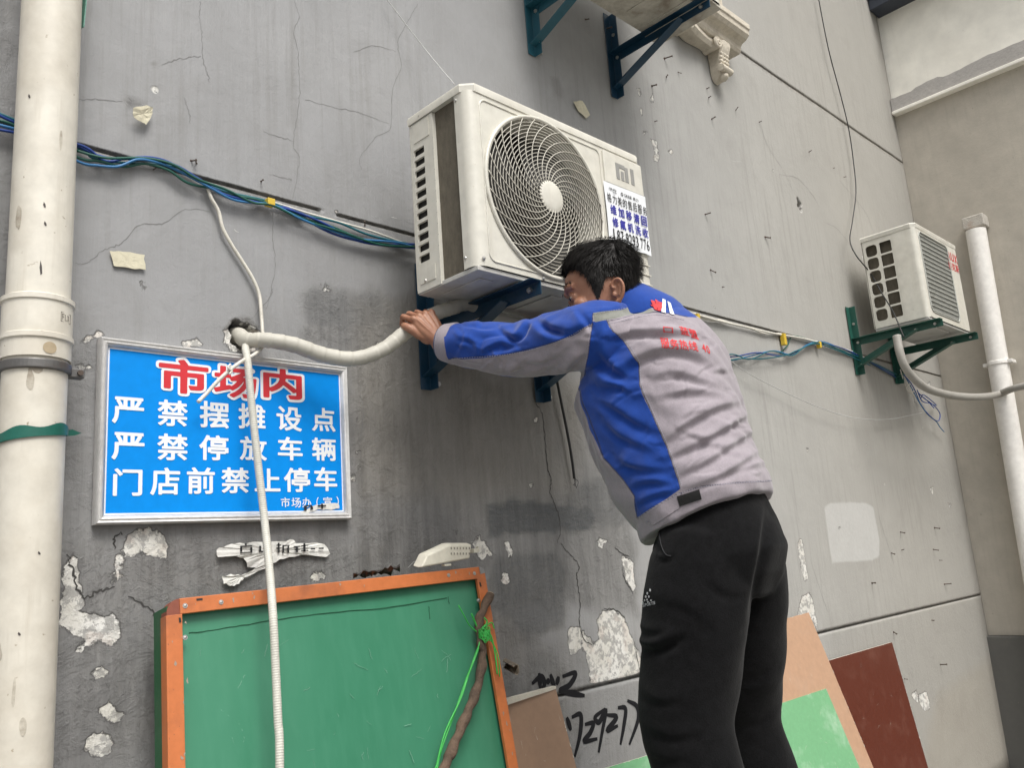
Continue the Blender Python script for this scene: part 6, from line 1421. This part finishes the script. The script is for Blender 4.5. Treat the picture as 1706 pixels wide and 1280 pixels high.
for q in ([(1084, 501), (1090, 503), (1096, 519), (1090, 516)], [(1091, 500), (1095, 502), (1097, 516), (1093, 514)], [(1096, 503), (1102, 505), (1101, 520), (1096, 519)], [(1083, 508), (1103, 512), (1103, 515), (1086, 511)]): stripe('collar_emblem', q, M_red_t)
# cuffs
def cuff(name, W_, E_, r0, r1, mat):
    d = nrm(W_ - E_); c0 = W_ - d * .052; ax = nrm(np.cross(d, UP)); bx = np.cross(ax, d); b = MB()
    b.loft([ering(c0 + d * s, ax, bx, r, r * 1.06, 36) for s, r in ((-.004, r0 - .006), (0, r0 + .001), (.004, r0 + .003), (.038, r1 + .003), (.042, r1 + .001), (.042, r1 - .003))], caps=False)
    o = part(name, b, mat, jacket, smooth=True)
    b = MB(); b.loft([ering(c0 + d * s, ax, bx, r, r * 1.06, 36) for s, r in ((.0, r1 - .003), (.046, r1 - .0035), (.049, r1 - .005), (.046, r1 - .0065), (.0, r1 - .007))], caps=False); part('cuff_lining', b, cloth('navy lining', (.012, .018, .10)), o, smooth=True)
cuff('cuff', WR, ELB, .053, .046, M_grey_c); cuff('cuff', WRR, ELR, .053, .046, M_grey_c)

# ---- trousers
tr = MB(); PT = HEM + UP * .055; hipc = PEL + Rt * .004
rings = []
for c, a_, bb_, bf_ in ((PT, .150, .115, .12), (HEM - UP * .0, .164, .124, .13), (PEL * .65 + HEM * .35 - UP * .015, .182, .146, .142), (PEL - UP * .045, .193, .160, .145), (PEL - UP * .10, .188, .140, .14), (PEL - UP * .15, .170, .105, .11)):
    rings.append(ering(c - Fd * .008, Rt, nrm(Fd + UP * -.2), a_, bb_, 48, 2.4, bf_))
tr.loft(rings)
for sgn, hj, kj, aj in ((-1, HPL, KNL, ANL), (1, HPR, KNR, ANR)):
    if sgn > 0: hj = hj - Fd * .022 + Rt * .012
    limb(tr, [hj - UP * .02, hj * .7 + kj * .3, hj * .35 + kj * .65, kj, kj * .7 + aj * .3 - Fd * .01, kj * .35 + aj * .65 - Fd * .012, aj + UP * .0], [.114, .120, .111, .100, .094, .088, .070], 36, 5)
Vt, Ft, Et = remesh(tr, .0050, 30)
Nt = vnormals(Vt, Ft); U_, V_ = proj(Vt); facing_t = ((CAM - Vt) * Nt).sum(1) / np.linalg.norm(CAM - Vt, axis=1); ff_t = sstep(facing_t, -.25, .15)
TF = [([(1062, 1066), (1090, 1075), (1118, 1062), (1130, 1050)], 9, .014, .9, 1), ([(1060, 1040), (1085, 1050), (1110, 1046)], 7, .006, .6, 1), ([(1100, 868), (1101, 900), (1108, 925)], 5, .005, .9, 1), ([(1095, 922), (1108, 930), (1118, 918)], 5, .005, .8, 1),
      ([(1272, 836), (1262, 900), (1248, 970), (1236, 1040)], 9, .010, 1.1, -1), ([(1282, 836), (1276, 890), (1266, 930)], 5, .004, .8, 1), ([(1072, 1150), (1100, 1165), (1140, 1160)], 9, .005, .7, 1), ([(1078, 1210), (1120, 1225), (1170, 1215)], 9, .005, .7, 1), ([(1075, 1250), (1110, 1262), (1150, 1258)], 9, .005, .7, 1), ([(1290, 1120), (1270, 1140), (1240, 1150)], 8, .005, .7, 1), ([(1180, 960), (1215, 985), (1245, 980)], 10, .005, .7, 1), ([(1090, 990), (1150, 1010), (1200, 1050)], 12, .004, .6, 1), ([(1296, 1190), (1270, 1215), (1240, 1225)], 8, .005, .7, 1)]
disp = np.zeros(len(Vt))
for f_ in TF: disp += fold(*f_)
lowf = .0024 * np.sin(Vt[:, 2] * 34 + 2.2 * np.sin(Vt[:, 0] * 17 + Vt[:, 1] * 13)) * np.sin(Vt[:, 0] * 15 - Vt[:, 1] * 18 + .4)
Vt = lap(Vt + Nt * (disp * ff_t * .85 + lowf)[:, None], Et, 2)
M_tr = cloth('black jersey', (.0050, .0050, .0054), rough=.95, weave=300, sheen=.05, wb=.5, vary=.45)
M_tr.node_tree.nodes['Principled BSDF'].inputs['Specular IOR Level'].default_value = .10
trousers = link_mesh('trousers', Vt, Ft, M_tr, person, smooth=True)
bvh_t = BVHTree.FromPolygons([tuple(p) for p in Vt], Ft)
printed('trouser_lettering', bvh_t, [(ch, 1073 + i * 3.5, 1009.5 - i * .9, 3.0, 5.4, -.25, 0, .02) for i, ch in enumerate('SPORTS')], plain('grey print', (.42, .42, .43), .6), trousers)
b = MB()
for u, v, w, h in ((1071.5, 984, 2.4, 5), (1067, 989.5, 2.6, 5), (1064.5, 995, 2.8, 4.6), (1069.5, 995, 2.2, 4), (1066.5, 1000, 2.2, 3.5), (1062.5, 1001, 2, 3.5), (1059.5, 1005, 2.4, 5), (1068, 1003.5, 2.6, 2.8), (1073, 1001, 2.8, 2.4)):
    u += 12
    drape(b, bvh_t, [(u - w * .1, v - h / 2), (u + w / 2, v - h * .1), (u + w * .1, v + h / 2), (u - w / 2, v + h * .1)], 3, 3, .0004, .0014)
part('trouser_emblem', b, plain('pale print', (.55, .55, .56), .6), trousers)
b = MB(); pk = [cast(bvh_t, u, v, .0006) for u, v in catmull(np.array([(1099, 884), (1100, 900), (1104, 915), (1110, 925), (1118, 927)], float), 5)]
b.tube([p for p in pk if p is not None], .0014, 5); part('pocket_edge', b, plain('pocket seam', (.022, .022, .024), .9), trousers)
# ---- shoes and the step stool he stands on (just below the picture)
M_shoe = plain('black shoe', (.02, .02, .021), .55)
for aj in (ANL, ANR):
    b = MB(); base = np.array([aj[0], aj[1], 0]); S_ = Rt
    b.loft([ering(base + Fd * y + UP * (.532 + z / 2), S_, UP, w, z / 2, 20, 2.6) for y, w, z in ((-.085, .012, .05), (-.075, .032, .085), (-.04, .040, .105), (.02, .042, .10), (.07, .046, .075), (.13, .048, .055), (.17, .036, .045), (.188, .014, .03))])
    part('shoe', b, M_shoe, person, smooth=True)
M_wood = weathered('worn wood', (.30, .19, .10), (.12, .08, .05), .5, 9, .7, bump=.4)
mid = (ANL + ANR) / 2; x0, x1, y0, y1 = ANL[0] - .16, ANR[0] + .16, mid[1] - .16, mid[1] + .26
stool = thing('step_stool', 'worn wooden step stool under the feet of the man', 'stool', (mid[0], mid[1], GZ))
b = MB(); b.box((x0, y0, .50), (x1, y1, .531)); part('step', b, M_wood, stool, bevel=.004)
for x in (x0 + .02, x1 - .06):
    for y in (y0 + .02, y1 - .06): b = MB(); b.box((x, y, GZ), (x + .04, y + .04, .4995)); part('leg', b, M_wood, stool, bevel=.003)
b = MB(); b.box((x0 + .061, y0 + .03, .2), (x1 - .061, y0 + .05, .24)); b.box((x0 + .061, y1 - .05, .2), (x1 - .061, y1 - .03, .24)); part('stretcher', b, M_wood, stool, bevel=.003)
